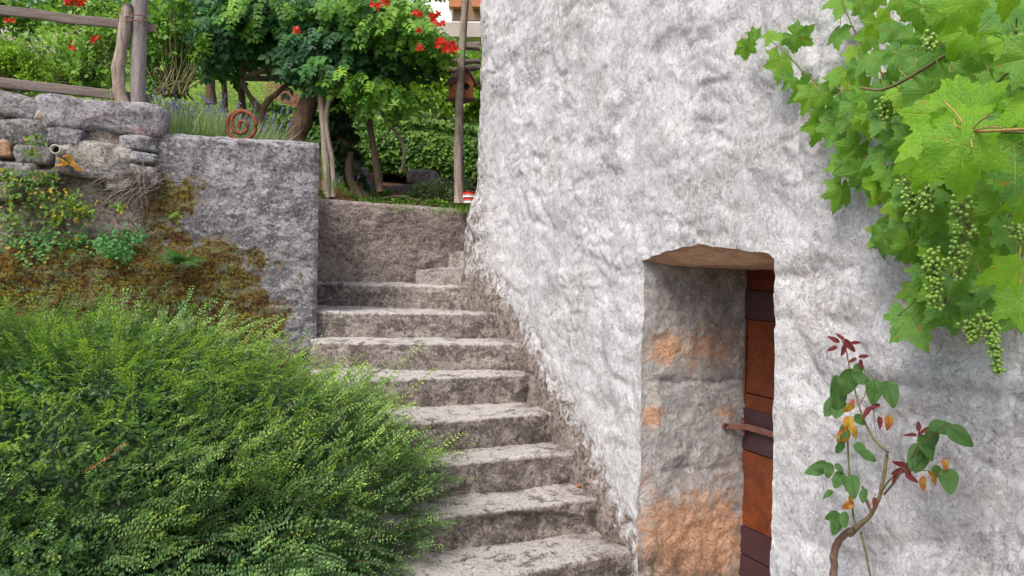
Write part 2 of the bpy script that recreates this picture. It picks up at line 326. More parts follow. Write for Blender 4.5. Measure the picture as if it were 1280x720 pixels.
M['lattice'] = m_vary('reed_screen', (.28, .18, .12), (.22, .14, .10), (.12, .08, .05), 14, .002, (4, 4, .3))
M['glass'] = m_vary('window_glass', (.05, .06, .07), (.06, .07, .08), (.04, .05, .06), 1, .0, rough=.1, spec=.6)
M['pvc'] = m_vary('pale_pipe', (.55, .53, .48), (.48, .46, .42), (.3, .29, .27), 30, .0005, rough=.6)
M['black'] = m_vary('hollow_shade', (.012, .011, .010), (.01, .01, .01), (.008, .008, .008), 5, .001)  # near-black that stands in for shade in holes and behind the door
M['redplastic'] = m_vary('red_stripe', (.55, .03, .02), (.5, .03, .02), (.35, .03, .02), 5, .0, rough=.5)
M['whiteplastic'] = m_vary('white_stripe', (.75, .75, .75), (.7, .7, .7), (.6, .6, .6), 5, .0, rough=.5)
M['rooftile'] = m_vary('roof_tile', (.38, .16, .09), (.30, .12, .07), (.16, .08, .05), 3, .01)
def m_garden():
    s = NT('garden_earth'); v = s.co(); a = s.noise(1.1, 5, .6, v); f = s.noise(30, 5, .7, v)
    soil = s.mix(s.ramp(f, .35, .65), (.10, .05, .03), (.26, .13, .075)); gr = s.mix(s.ramp(f, .35, .65), (.09, .16, .025), (.22, .33, .06))
    g = s.sep(s.attr().outputs['Color'])[0]
    c = s.mix(s.ramp(s.math('ADD', g, s.math('MULTIPLY', s.math('SUBTRACT', a, .5), 1.2)), .35, .6), soil, gr)
    return s.fin(c, s.bump(f, .9, .03), .95)
M['garden'] = m_garden()
M['yard'] = m_vary('yard_earth', (.20, .17, .14), (.13, .11, .085), (.06, .05, .04), 3, .01)

# ------------------------------------------------------------------ layout frame
ul = nrm([-.293, 1.0, 0]); nlv = np.array([ul[1], -ul[0], 0])   # frame of the left walls
WK, WC = .402, 2.085; u = nrm([-WK, 1.0, 0]); nn = np.array([u[1], -u[0], 0])      # u: along the house wall, away; nn: into the house
C0 = np.array([-1.31, 5.05, 0])                                  # free end of the left wall
YL, YR, YC = 3.603, 2.765, 5.98
H0 = np.array([WC-WK*YL, YL, 0])                                  # left edge of the doorway on the wall face
Z = np.array([0, 0, 1.])
def fr(a, b, z=0.): return C0+nlv*a+ul*b+Z*z

# ------------------------------------------------------------------ ground
g = MB(); n_ = 61
xs = np.sinh(np.linspace(-5.2, 5.2, n_))*4.; X, Y_ = np.meshgrid(xs, xs, indexing='ij')
P = np.stack([X, Y_, 0*X+0.0], -1); P[..., 2] += fbm(P, .15, 2)*.0
g.add(P, gridF(n_, n_)); obj('ground', g, M['yard'], kind='structure')

BW0 = np.array([-1.70, 6.40, 0]); BW1 = np.array([-.42, 7.2, 0]); BWd = nrm(BW1-BW0); BWn = np.array([-BWd[1], BWd[0], 0])
def gh(a, b):                             # garden height in the wall frame
    left = 2.40+.0*b+np.clip(b-.5, 0, 99)*.22; right = 2.15+np.clip(b-1.6, 0, 99)*.20
    k = sstep(-.5, .6, a); h = left*(1-k)+right*k
    h = h+.62*sstep(4.9, 5.2, b+.12*a)*sstep(-2.2, -1.2, a)+np.clip(b-7, 0, 12)*.12
    h = h+.5*sstep(9, 25, b)
    return h
aa = np.concatenate([np.linspace(-40, -6, 18)[:-1], np.linspace(-6, 6, 121), np.linspace(6, 40, 18)[1:]])
bb = np.concatenate([np.linspace(.1, 9, 90), np.linspace(9, 80, 36)[1:]])
A_, B_ = np.meshgrid(aa, bb, indexing='ij'); P = C0+A_[..., None]*nlv+B_[..., None]*ul
wb_ = (P-BW0)@BWn; hh = gh(A_, B_); hh = np.where((A_ > -.25) & (wb_ < 2), np.minimum(hh, 2.17+.55*np.clip(wb_-.35, 0, 9)), hh)+fbm(P, .9, 3)*.04*sstep(.3, 1.2, wb_); P[..., 2] = hh
Pc = (P[:-1, :-1]+P[1:, 1:])/2; ac = (A_[:-1, :-1]+A_[1:, 1:])/2; bc = (B_[:-1, :-1]+B_[1:, 1:])/2
keep = ~((ac > -.12) & (((Pc-BW0)@BWn) < .06)) & ~((ac > 1.3) & (bc < 2.1))
gm = np.clip(.75*(1-sstep(-1.2, 0, A_))+.9*sstep(6, 8, B_)+.25, 0, 1)
g = MB(); c = np.zeros((P.size//3, 3)); c[:, 0] = gm.ravel(); g.add(P, gridF(*A_.shape, keep=keep), c)
obj('garden_ground', g, M['garden'], kind='structure')

# ------------------------------------------------------------------ the stone house
house = thing('stone_house', H0+Z*.0, 'whitewashed rough stone house with low cellar doorway filling the right half', 'house')
Y2s = 1/u[1]                               # s = (Y-3.32)/u_y, negative towards the camera
sL, sR, sC = 0., (YR-YL)*Y2s, (YC-YL)*Y2s
zTop = 4.9; LZ = EYE[2]+.062
ys = np.concatenate([np.linspace(-.9, 1.75, 34)[:-1], np.exp(np.linspace(math.log(1.75), math.log(YR), 175))[:-1],
                     np.exp(np.linspace(math.log(YR), math.log(YL), 100))[:-1], np.exp(np.linspace(math.log(YL), math.log(YC), 190))])
sv = (ys-YL)*Y2s; iR = np.argmin(abs(sv-sR)); iL = np.argmin(abs(sv-sL)); sv[iR] = sR; sv[iL] = sL
def arch(s):                               # lower edge of plaster above the doorway
    t = (s-sR)/(sL-sR); base = .0
    pk = np.interp(t, [-.3, 0, .03, .25, .42, .52, .75, 1., 1.3], [0, .004, .022, .046, .060, .076, .048, .006, 0])
    return LZ+pk+.006*fbm(np.stack([s*0, s*9, s*0+2], -1), 1, 3)
jz0 = 150; zz0 = np.linspace(0, 1, jz0+1); zz1 = np.concatenate([np.linspace(0, 1, 190)[:-1]*.72, np.linspace(.72, 1, 30)])[1:]
SS = np.repeat(sv[:, None], jz0+1+len(zz1), 1); az = arch(sv)
ZZ = np.concatenate([.02+zz0[None]*(az[:, None]-.02), az[:, None]+zz1[None]*(zTop-az[:, None])], 1)
def wall_disp(s, z):
    """outward relief of the plaster over rubble, and the base flare"""
    p = np.stack([s, z, 0*s], -1)
    q = p+.10*np.stack([fbm(p, 2.3, 3, seed=5), fbm(p, 2.3, 3, seed=6), 0*s], -1)
    d1, d2, cid = voro(q[..., :2]*[1., 1.45], 2.9, 11)
    st = sstep(0, .42, d2-d1)*.014*(0.25+cid)
    e1, e2, ci2 = voro(q[..., :2]*[1.15, 1.9]+3.3, 7.5, 31)
    st = st+sstep(0, .4, e2-e1)*.010*(.2+ci2)*sstep(.1, .5, fbm(p, 1.1, 2, seed=9)+.3)
    r = .026*fbm(p, 1.3, 3, seed=1)+.011*fbm(p, 5, 4, .55, seed=2)-.008*np.clip(fbm(p, 9, 3, seed=3)-.1, 0, 1)+.0022*fbm(p*[1, 1.3, 1], 30, 3, .7, seed=4)
    r = r+.012*np.clip(ridged(p*[.7, 1.6, 1], 2.6, 3, seed=8)-.9, -1, 1)
    # broken hollow low on the right, long ledges
    px, py = proj(H0+u*s[..., None]+Z*z[..., None])
    r = r-.035*np.exp(-(((px-1152)/26)**2+((py-682)/11)**2))-.02*np.exp(-(((px-1190)/110)**2+((py-492-.12*(px-1190))/9)**2))+.018*np.exp(-(((px-1190)/120)**2+((py-468-.12*(px-1190))/14)**2))
    r = r-.018*np.exp(-(((py-345)/7)**2))*sstep(965, 1000, px)*sstep(1060, 1020, px)
    o = st+r
    return o*.74
def stair_z(s): return np.interp(s, [(3.68-YL)*Y2s, (5.55-YL)*Y2s], [.27, 1.50])
def wall_flare(s, z):
    h = z-stair_z(s); on = sstep(.15, .5, s)
    f = .035*on*np.exp(-np.clip(h, 0, 9)/.13)
    f = f+.085*sstep(sC-.75, sC-.1, s)*sstep(2.30, 1.95, z+.05*fbm(np.stack([s*5, z*5, 0*s], -1), 1, 2))
    return f
DD = wall_disp(SS, ZZ)+wall_flare(SS, ZZ)
edge = np.exp(-(np.minimum(abs(SS-sL), abs(SS-sR))/.10)**2)*(ZZ < LZ+.1)
shift = edge*.011*fbm(np.stack([SS*0, ZZ, SS*0+4.], -1), 5, 4, .6)
cornd = np.clip(SS-(sC-.12), 0, 1)/.12
PW = H0+u*(SS+shift)[..., None]+Z*ZZ[..., None]-nn*DD[..., None]
PW = PW+nn*(.11*(1-np.sqrt(np.clip(1-cornd**2, 0, 1))))[..., None]
I_, J_ = np.meshgrid(np.arange(len(sv)-1), np.arange(SS.shape[1]-1), indexing='ij')
keep = ~((I_ >= iR) & (I_ < iL) & (J_ < jz0))
px, py = proj(PW)
hst = ZZ-stair_z(SS)
dirt = np.where(SS > .05, np.exp(-np.clip(hst, 0, 9)/.16)*1.2, 0)*sstep(.0, .35, SS)
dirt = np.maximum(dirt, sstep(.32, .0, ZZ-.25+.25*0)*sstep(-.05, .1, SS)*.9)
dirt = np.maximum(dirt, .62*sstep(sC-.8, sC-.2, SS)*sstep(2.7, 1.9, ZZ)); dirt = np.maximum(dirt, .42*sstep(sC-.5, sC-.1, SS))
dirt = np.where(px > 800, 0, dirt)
ft = np.stack([SS, ZZ, 0*SS], -1); exq = sstep(.15, .6, fbm(ft, 2.6, 4, seed=21))
exq = np.maximum(exq*.8, np.clip(sum(k*np.exp(-(((px-bx)/rx)**2+((py-by)/ry)**2)) for bx, by, rx, ry, k in [(745, 6, 18, 9, 1.3), (665, 75, 13, 24, 1.1), (695, 42, 18, 26, 1.), (628, 118, 12, 22, .9), (610, 205, 12, 40, .7), (845, 236, 10, 14, 1.), (985, 545, 22, 22, .7), (1150, 682, 26, 16, .9), (982, 205, 12, 10, .7)]), 0, 1.2))
gb = np.zeros_like(SS)
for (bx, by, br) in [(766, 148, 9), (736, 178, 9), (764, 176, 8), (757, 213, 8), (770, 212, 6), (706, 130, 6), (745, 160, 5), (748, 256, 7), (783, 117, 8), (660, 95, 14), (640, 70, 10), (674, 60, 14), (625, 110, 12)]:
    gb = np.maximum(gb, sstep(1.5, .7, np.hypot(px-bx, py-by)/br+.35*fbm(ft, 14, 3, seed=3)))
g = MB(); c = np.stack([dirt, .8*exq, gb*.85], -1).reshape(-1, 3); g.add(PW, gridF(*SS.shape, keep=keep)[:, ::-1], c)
# return face round the far corner
dv = np.linspace(0, 1, 60)**1.3*5.; e0 = PW[-1]
R_ = e0[None]+nn*dv[:, None, None]+u*(.09*sstep(0, .12, dv)[:, None, None]); R_ = R_-u*(.0)
rr = fbm(R_, 4, 4)*.02*sstep(0, .1, dv)[:, None]; R_ = R_+u*rr[..., None]
cc = np.zeros((R_.size//3, 3)); cc[:, 0] = np.repeat(dirt[-1][None], 60, 0).ravel()
g.add(R_, gridF(60, SS.shape[1])[:, ::-1], cc)
obj('wall', g, M['plaster'], house)
# near end and back of the house (outside the view), closing the volume
g = MB(); p0 = H0+u*sv[0]; far = H0+u*(sC+.12)
for (q0, q1) in ((p0, p0+nn*5), (p0+nn*5, far+nn*5)):
    g.add([q0, q1, q1+Z*zTop, q0+Z*zTop], [[0, 1, 2, 3]])
obj('rear_wall', g, M['plaster'], house, smooth=False)
g = MB(); L_ = sC+.4-sv[0]+.3
V, Fb = box(H0+u*((sC+sv[0])/2+.05)+nn*2.45+Z*(zTop+.08), u, nn, Z, L_, 5.6, .16); g.add(V, Fb)
obj('roof', g, M['rooftile'], house, smooth=False)

# doorway: left jamb of big stones
D_ = .61; nd = 75; dj = np.linspace(0, 1, nd)*D_; rows = jz0+1
Pf = PW[iL, :rows]; zj = ZZ[iL, :rows]
DJ, ZJ = np.meshgrid(dj, zj, indexing='ij'); base = H0+Z*ZJ[..., None]+nn*DJ[..., None]
dpx, dpy = proj(base)
bq = np.stack([DJ, ZJ, 0*DJ+3], -1)
jd = .012*fbm(bq, 4, 3, seed=31)+.0055*fbm(bq, 13, 4, .6, seed=32)+.005*np.clip(ridged(bq*[1, 1.5, 1], 7, 3, seed=33)-.9, -1, 1)
for (jy, dep) in ((477, .009), (585, .006), (388, .004)):
    ww = dpy-jy-6*fbm(np.stack([DJ*4, 0*DJ+jy, 0*DJ], -1), 1, 3)
    jd = jd-dep*np.exp(-(ww/3.)**2)
jd = jd+.012*sstep(478, 500, dpy)-.02*sstep(640, 700, dpy)*0
bl = sstep(0, .09, DJ)
PJ = base-u*(jd*bl)[..., None]+((Pf-(H0+Z*zj[:, None]))[None])*(1-bl)[..., None]
def blob(x, y, l):
    m = np.zeros_like(x)
    for (bx, by, rx, ry, k) in l: m = np.maximum(m, k*np.exp(-(((x-bx)/rx)**2+((y-by)/ry)**2)))
    return m
orr = blob(dpx, dpy, [(835, 435, 30, 24, 1.), (880, 435, 62, 32, .7), (815, 520, 13, 18, 1.), (905, 515, 18, 14, .7), (870, 675, 80, 62, 1.3), (830, 648, 34, 30, 1.), (905, 590, 20, 30, .4), (806, 600, 10, 20, .6), (910, 440, 30, 40, .35), (820, 490, 12, 10, .5)])
dark_amt = blob(dpx, dpy, [(820, 712, 60, 26, 1.), (880, 722, 40, 10, .7), (865, 365, 60, 26, .35)])  # dark brown at the jamb foot, fainter below the lintel
g = MB(); g.add(PJ, gridF(nd, rows), np.stack([orr, dark_amt, 0*dark_amt], -1).reshape(-1, 3)); obj('door_jamb', g, M['jamb'], house, label='left reveal of the doorway in grey and orange stone')
# right jamb (seen only from elsewhere)
g = MB(); Pf = PW[iR, :rows]; base = H0+u*sR+Z*ZJ[..., None]+nn*DJ[..., None]
g.add(base+((Pf-(H0+u*sR+Z*zj[:, None]))[None])*(1-bl)[..., None], gridF(nd, rows)[:, ::-1]); obj('door_jamb', g, M['jamb'], house)
# soffit: chipped front then the underside of the lintel board
ns = iL-iR+1; sS = sv[iR:iL+1]; dl = np.linspace(0, .66, 60); SF, DF = np.meshgrid(sS, dl, indexing='ij')
Pf = PW[iR:iL+1, jz0]; t_ = (SF-sR)/(sL-sR)
zb = LZ-.012-.012*DF/.5+.004*fbm(np.stack([SF, DF, 0*SF], -1), 9, 3)
k = sstep(0, .13+.05*fbm(np.stack([SF, 0*SF, 0*SF], -1), 6, 2), DF)
PS = H0+u*SF[..., None]+nn*DF[..., None]; PS[..., 2] = Pf[:, None, 2]*(1-k)+zb*k
PS[..., :2] += ((Pf-(H0+u*sS[:, None]))[:, None, :2])*(1-sstep(0, .1, DF))[..., None]
g = MB(); g.add(PS, gridF(ns, 60)[:, ::-1]); obj('lintel', g, M['lintel'], house, label='brown board underside above the cellar doorway')
# sill
g = MB(); V, Fb = board(H0+u*(sR/2)+nn*.33+Z*.03, u, nn, Z, abs(sR)+.1, .66, .14, 3, .01, 30); g.add(V, Fb); obj('door_sill', g, M['stepc'], house)
# door
dE = H0+nn*D_; wd = abs(sR)+.05; door_z0, door_z1 = .09, LZ+.02
def dpt(s, z, off=0.): return dE-u*s+Z*z-nn*off        # s measured from the hinge side (left jamb) towards the camera
door = bpy.data.objects.new('door', None); COL.objects.link(door); door.parent = house; door.location = Vector(nn*D_)+Vector((0, 0, .25)); door['label'] = 'rusty red sheet metal cellar door'
def zpx(y): return at(950, y, 3.73)[2]
g = MB(); V, Fb = box(dpt(wd/2, (door_z0+door_z1)/2, -.03), u, nn, Z, wd+.1, .03, door_z1-door_z0+.1); g.add(V, Fb); obj('gap_shade_board', g, M['black'], door, smooth=False)  # black board added behind the door, paints the shade in its gaps
def sheet(name, s0, s1, z0, z1, off, mat, th=.008, seed=1):
    g = MB(); a = np.linspace(s0, s1, 40); b = np.linspace(z0, z1, 24); A, B = np.meshgrid(a, b, indexing='ij')
    P = dpt(0, 0)-u*A[..., None]+Z*B[..., None]-nn*(off+th+.003*fbm(np.stack([A, B, 0*A+seed], -1), 5, 3))[..., None]
    P2 = P+nn*th*1.5; g.add(P, gridF(40, 24)); g.add(P2, gridF(40, 24)[:, ::-1])
    for (ea, eb) in ((P[0], P2[0]), (P[-1], P2[-1]), (P[:, 0], P2[:, 0]), (P[:, -1], P2[:, -1])):
        g.add(np.stack([ea, eb]), gridF(2, len(ea)))
    return obj(name, g, mat, door)
sheet('door_panel', .016, wd, zpx(363), door_z1, .0, M['rust'], seed=1)
sheet('cross_band', .004, wd, zpx(400), zpx(364), .012, M['rustd'], seed=2)
sheet('door_panel', .016, wd, zpx(493.5), zpx(401), .0, M['rust2'], seed=3)
sheet('door_panel', .016, wd, zpx(514), zpx(495), .003, M['rust2'], seed=4)
sheet('cross_band', .0, wd, zpx(565), zpx(513), .012, M['rustd'], seed=5)
sheet('door_panel', .012, wd, zpx(662), zpx(567), .004, M['rust2'], seed=6)
sheet('cross_band', .0, wd, zpx(697), zpx(663), .012, M['rustd'], seed=7)
sheet('cross_band', .0, wd, max(.09, zpx(780)), zpx(699), .010, M['rustd'], seed=8)
g = MB(); V, Fb = board(dpt(.004, .97, .012), Z, u, nn, door_z1-door_z0, .012, .012, 5, .002, 40); g.add(V, Fb); obj('edge_strip', g, M['iron'], door)
g = MB(); lz = at(935, 532, 3.78)[2]
ha, hb = dpt(.022, lz, .14), dpt(.075, lz, .045); hd_ = nrm(hb-ha); V, Fb = board((ha+hb)/2, hd_, Z, np.cross(hd_, Z), np.linalg.norm(hb-ha)+.01, .030, .010, 9, .001, 12); g.add(V, Fb)
V, Fb = board(dpt(.30, lz, .042), u, Z, nn, .46, .030, .010, 9, .002, 24); g.add(V, Fb)
V, Fb = tube([ha-nn*.002+u*.02, ha-nn*.002-u*.016], .014, 10); g.add(V, Fb)
V, Fb = board(dpt(.055, lz, .055), Z, u, nn, .085, .018, .012, 9, .001, 10); g.add(V, Fb)
obj('latch_bar', g, M['iron'], door)

# ------------------------------------------------------------------ the staircase
stair = thing('concrete_staircase', at(620, 700, 3.4)*[1, 1, 0], 'worn concrete staircase climbing along the white house wall', 'staircase')
rise = .177; z1 = EYE[2]-.116
E = [((392, 353.5), (620, 359)), ((393, 389), (628, 391.5)), ((420, 427), (648, 429.5)), ((533, 471.5), (672, 467)), ((562, 524.5), (697, 514)), ((559.5, 579.5), (722, 565)), ((541, 646), (752, 622)), ((633, 718.6), (804, 686.5))]
lines = []
for i, (l, r) in enumerate(E):
    z = z1-rise*i
    if i == 0: a, b = np.array([-1.60, 5.93, z]), np.array([-.09, 5.66, z])
    else: a, b = atz(*l, z), atz(*r, z)
    if i == 7: b = b
    lines.append((a, b, z))
a, b, z = lines[-1]; lines.append((a+[-.02, -.36, -rise], b+[.10, -.42, -rise], z-rise))
def hit(P, d, O, e):                       # 2-D: P+d*t meets line O+e*s
    m = np.array([[d[0], -e[0]], [d[1], -e[1]]]); t = np.linalg.solve(m, (O-P)[:2]); return P+d*t[0]
cens = []
for i, (a, b, z) in enumerate(lines):
    d = nrm(b-a)
    Lp = hit(a, d, fr(-.04, 0), ul); Rp = hit(a, d, H0+nn*.06, u); Lp[2] = Rp[2] = z
    cens.append((Lp, Rp))
prevL, prevR = fr(-.04, 1.75), H0+nn*.06+u*(sC+.3)
for i, ((Lp, Rp), (a, b, z)) in enumerate(zip(cens, lines)):
    if i == 0: bL, bR = BW0+[-.2, .25, 0], np.array([.35, 7.5, 0]); bR = BW1+[.5, .15, 0]
    else: bL, bR = cens[i-1][0]+ul*.10, cens[i-1][1]+u*.10
    bL = np.array([bL[0], bL[1], z]); bR = np.array([bR[0], bR[1], z])
    nw = 190; tw = np.linspace(0, 1, nw)
    fL = Lp+(Rp-Lp)*tw[:, None]; bk = bL+(bR-bL)*tw[:, None]; fd = nrm(Lp-Rp); fnorm = np.array([-fd[1], fd[0], 0]); fnorm = fnorm*(-1 if fnorm[1] > 0 else 1)
    rad = .022; dirb = fL-bk; LB = np.linalg.norm(dirb, axis=1)[:, None]; dirb = dirb/LB
    prof = []
    for q in np.linspace(0, 1, 22): prof.append((bk+dirb*(LB-rad)*q, np.tile(Z, (nw, 1))))
    for q in np.linspace(0, 1, 7)[1:]:
        th = q*PI/2; nv = Z*math.cos(th)+dirb*math.sin(th); prof.append((fL-dirb*rad-Z*rad+nv*rad, nv))
    for q in np.linspace(0, 1, 20)[1:]: prof.append((fL-Z*(rad+(rise+.03-rad)*q)-dirb*.012*q, dirb))
    P = np.stack([p for p, _ in prof], 1); N = np.stack([n for _, n in prof], 1)
    top = (np.arange(P.shape[1]) < 25)[None]*1.
    dsp = .010*fbm(P, 2.5, 3, seed=i+1)+.0065*fbm(P, 11, 4, .6, seed=2)+.0035*fbm(P, 38, 2, seed=3)
    nose = np.exp(-((np.arange(P.shape[1])-25)/3.)**2)[None]
    dsp = dsp-nose*.028*np.clip(fbm(P*[1, 1, .0], 5, 4, .6, seed=i+9)-.12, 0, 1)
    if i != 0: dsp = dsp-.006*np.exp(-((tw[:, None]-.55)/.3)**2)*top
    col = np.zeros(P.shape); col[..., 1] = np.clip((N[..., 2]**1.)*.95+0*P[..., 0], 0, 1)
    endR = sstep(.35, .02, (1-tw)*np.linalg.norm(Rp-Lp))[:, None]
    col[..., 1] *= (1-.75*endR); col[..., 2] = .55*endR+.35*(1-N[..., 2])*sstep(.4, 1, np.linspace(0, 1.6, P.shape[1]))[None]  # less pale and darker towards the house wall, darker on risers
    if i == 6:                              # broken riser of the last full step
        qx, qy = proj(P); br = sstep(1.25, .8, np.hypot((qx-672)/58, (qy-655)/13)+.15*fbm(P, 16, 3)); dsp = dsp-.03*br; col[..., 2] = np.maximum(col[..., 2], .45*br)
    P = P+N*dsp[..., None]
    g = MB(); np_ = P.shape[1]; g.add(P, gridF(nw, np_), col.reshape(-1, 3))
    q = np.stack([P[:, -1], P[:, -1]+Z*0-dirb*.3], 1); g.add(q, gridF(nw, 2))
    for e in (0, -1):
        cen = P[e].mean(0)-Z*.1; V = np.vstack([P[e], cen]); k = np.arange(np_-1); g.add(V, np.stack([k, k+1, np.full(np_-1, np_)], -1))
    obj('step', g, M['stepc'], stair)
# winder steps turning right behind the house corner
def rough_block(name, quad, z0, z1s, mat, parent, seed=1, col=(0, .2, .1)):
    """quad: 4 ground corners (front-left, front-right, back-right, back-left); z1s: tops"""
    g = MB(); q = np.array(quad); n = 40; t = np.linspace(0, 1, n)
    def face(a, b, c, d, nv, k=0):
        A, B = np.meshgrid(t, t, indexing='ij'); A = A[..., None]; B = B[..., None]
        P = a*(1-A)*(1-B)+b*A*(1-B)+c*A*B+d*(1-A)*B
        f = np.minimum(np.minimum(A, 1-A), np.minimum(B, 1-B)); f = sstep(0, .04, f)
        P = P+nv*(f*(.010*fbm(P, 4, 3, seed=seed)+.007*fbm(P, 16, 4, seed=seed+1))[..., None]); c3 = np.zeros((n*n, 3)); c3[:] = col
        if nv[2] > .5: c3[:, 1] = .8
        g.add(P, gridF(n, n), c3)
    zt = [np.array([*p[:2], z]) for p, z in zip(q, z1s)]; zb_ = [np.array([*p[:2], z0]) for p in q]
    for i in range(4):
        j = (i+1) % 4; e = nrm(zb_[j]-zb_[i]); face(zb_[i], zb_[j], zt[j], zt[i], np.array([e[1], -e[0], 0]))
    face(zt[0], zt[1], zt[2], zt[3], Z)
    return obj(name, g, mat, parent)
A0 = at(520, 338, 6.25); A1 = at(618, 330, 5.78)
rough_block('step', [A0, A1, A1+[.4, 1.1, 0], A0+[.1, .75, 0]], z1-.03, [EYE[2]+.0, EYE[2]+.045, EYE[2]+.045, EYE[2]+.02], M['stepc'], stair, 3, (0, .35, 0))
B0_ = at(561, 314, 6.42); B1_ = at(604, 314, 6.1)
rough_block('step', [B0_, B1_, B1_+[.3, .9, 0], B0_+[.15, .8, 0]], EYE[2], [EYE[2]+.165, EYE[2]+.185, EYE[2]+.185, EYE[2]+.165], M['stepc'], stair, 5, (0, .35, 0))

# ------------------------------------------------------------------ back wall of the landing
back = thing('landing_wall', (BW0+BW1)/2+Z*1.4, 'low brown concrete wall closing the stair landing below the garden', 'wall')
bt = EYE[2]+.592; La = np.linalg.norm(BW1-BW0)+.9; t = np.linspace(-.25, La, 190); zz = np.linspace(z1-.08, bt, 80)
A, B = np.meshgrid(t, zz, indexing='ij'); P = BW0+BWd*A[..., None]; P[..., 2] = B
dp = .014*fbm(P, 2.2, 3, seed=3)+.008*fbm(P, 9, 4, .6, seed=4)+.004*fbm(P*[1, 1, 2], 30, 2)
P = P-BWn*dp[..., None]; rad = sstep(bt-.03, bt, B)*.02; P = P+BWn*rad[..., None]
col = np.zeros(P.shape); col[..., 1] = .35*sstep(bt-.10, bt, B)+.25*sstep(.2, .6, fbm(P, 1.5, 3)); col[..., 2] = .35*sstep(.0, .5, fbm(P*[1, 1, .6], 1.1, 3, seed=8))
g = MB(); g.add(P, gridF(190, 80), col.reshape(-1, 3))
T = np.stack([P[:, -1], P[:, -1]+BWn*.10+Z*.01, P[:, -1]+BWn*.28, P[:, -1]+BWn*.28-Z*.6], 1); T[..., 2] += .006*fbm(T, 8, 3)
c = np.zeros((T.size//3, 3)); c[:, 1] = .7; g.add(T, gridF(190, 4), c); obj('wall_face', g, M['backc'], back)

# ------------------------------------------------------------------ left walls
uh, nh = u, nn; u, nn = ul, nlv
def left_face(a0, a1, ztop, na, nz, offf, seed):
    a = np.linspace(a0, a1, na); z = np.linspace(.0, ztop, nz); A, B = np.meshgrid(a, z, indexing='ij')
    P = fr(0, 0)+nn*A[..., None]; P[..., 2] = B; P = P-u*offf(A, B, P)[..., None]; return A, B, P
cw = thing('concrete_retaining_wall', fr(-.5, 0, 0), 'grey weathered concrete retaining wall with moss left of the stairs', 'wall')
ct = EYE[2]+.83; aS = -.987
def off_c(A, B, P):
    d = .016*fbm(P, 1.8, 3, seed=11)+.008*fbm(P, 8, 4, .6, seed=12)+.004*fbm(P*[1, 1, 1.6], 28, 3, .6, seed=13)
    d = d+.012*np.clip(ridged(P*[1, 1, 2.], 3, 3, seed=14)-.9, -1, 1)*sstep(2.1, 1.9, B)
    d = d-.02*sstep(ct-.03, ct, B)-.018*sstep(-.03, 0., A)
    led = sstep(aS+.45, aS-.05, A+.12*fbm(P, 3, 2)); d = d+led*(.16*sstep(1.80, 1.62, B+.05*fbm(P*[1, 1, 0], 2.5, 2)))
    return d
A, B, P = left_face(aS, 0, ct, 150, 260, off_c, 1); px, py = proj(P)
nz3 = fbm(P, 5, 4, .6, seed=40)
moss = blob(px, py, [(215, 248, 44, 24, 1.15), (200, 300, 60, 60, .55), (225, 355, 100, 60, 1.1), (180, 370, 60, 90, 1.1), (300, 400, 60, 60, .8), (240, 420, 90, 60, 1.), (330, 440, 60, 40, .4)])
moss = np.clip(moss+.25*nz3*(moss > .1), 0, 1.2)
pale = blob(px, py, [(330, 295, 40, 22, .8), (370, 330, 20, 90, .4), (285, 200, 60, 18, .4), (310, 375, 22, 8, .8), (350, 230, 50, 50, .35)])*sstep(-.4, .5, nz3)+.25*sstep(2.40, 2.45, B)
dark_amt = .55*sstep(.1, .6, fbm(P*[1, 1, .5], 2., 3, seed=44))*sstep(.7, .2, moss)*sstep(300, 200, px)+.5*sstep(2.39, 2.41, B)*sstep(2.44, 2.43, B); dark_amt = np.clip(dark_amt+blob(px, py, [(300, 188, 130, 15, .6), (235, 205, 45, 30, .55), (290, 330, 36, 60, .4), (265, 395, 40, 30, .5)])*sstep(-.8, .5, fbm(P, 4, 3, seed=47)), 0, .9)
g = MB(); g.add(P, gridF(150, 260), np.stack([moss, pale, dark_amt], -1).reshape(-1, 3))
# side face along the stairs and top
b_ = np.linspace(0, 1.5, 60); e0 = P[-1]; Sd = e0[None]+u*b_[:, None, None]; Sd = Sd+nn*(.008*fbm(Sd, 8, 3)*sstep(0, .05, b_)[:, None])[..., None]; g.add(Sd, gridF(60, 260), (0, .2, .1))
tpw = np.linspace(0, .30, 14); Tp = P[:, -1][:, None]+u*tpw[None, :, None]+Z*(.018*sstep(0, .05, tpw))[None, :, None]; Tp = Tp+Z*(.006*fbm(Tp, 9, 3))[..., None]; g.add(Tp, gridF(150, 14), (0.1, .6, .1))
Tb = np.stack([Tp[:, -1], Tp[:, -1]-Z*.5], 1); g.add(Tb, gridF(150, 2))
St = np.stack([Sd[:, -1], Sd[:, -1]-nn*.28], 1); g.add(St, gridF(60, 2), (0, .5, 0))
obj('wall_face', g, M['wallc'], cw)

sw = thing('rubble_retaining_wall', fr(-2, 0, 0), 'old rubble stone retaining wall with drain pipe at the far left', 'wall')
stt = EYE[2]+1.0
def off_s0(A, B, P):
    d = .03*fbm(P, 1.8, 3, seed=51)+.018*fbm(P, 6, 4, .6, seed=52)+.006*fbm(P, 24, 3, .6)
    d = d+.16*sstep(1.80, 1.62, B+.05*fbm(P*[1, 1, 0], 2.5, 2))
    return d-.02
def off_s(A, B, P):
    k = sstep(aS-.35, aS, A); return off_s0(A, B, P)*(1-k)+off_c(np.clip(A, aS, 0), B, P)*k
A, B, P = left_face(-5.5, aS, stt-.10, 330, 260, off_s, 1); px, py = proj(P); nz3 = fbm(P, 4, 4, .6, seed=41)
moss = np.clip(1.08*sstep(285, 325, py+8*nz3)*sstep(-1.5, -.2, nz3+.0)+.5*sstep(160, 200, px)*sstep(200, 240, py), 0, 1.1)
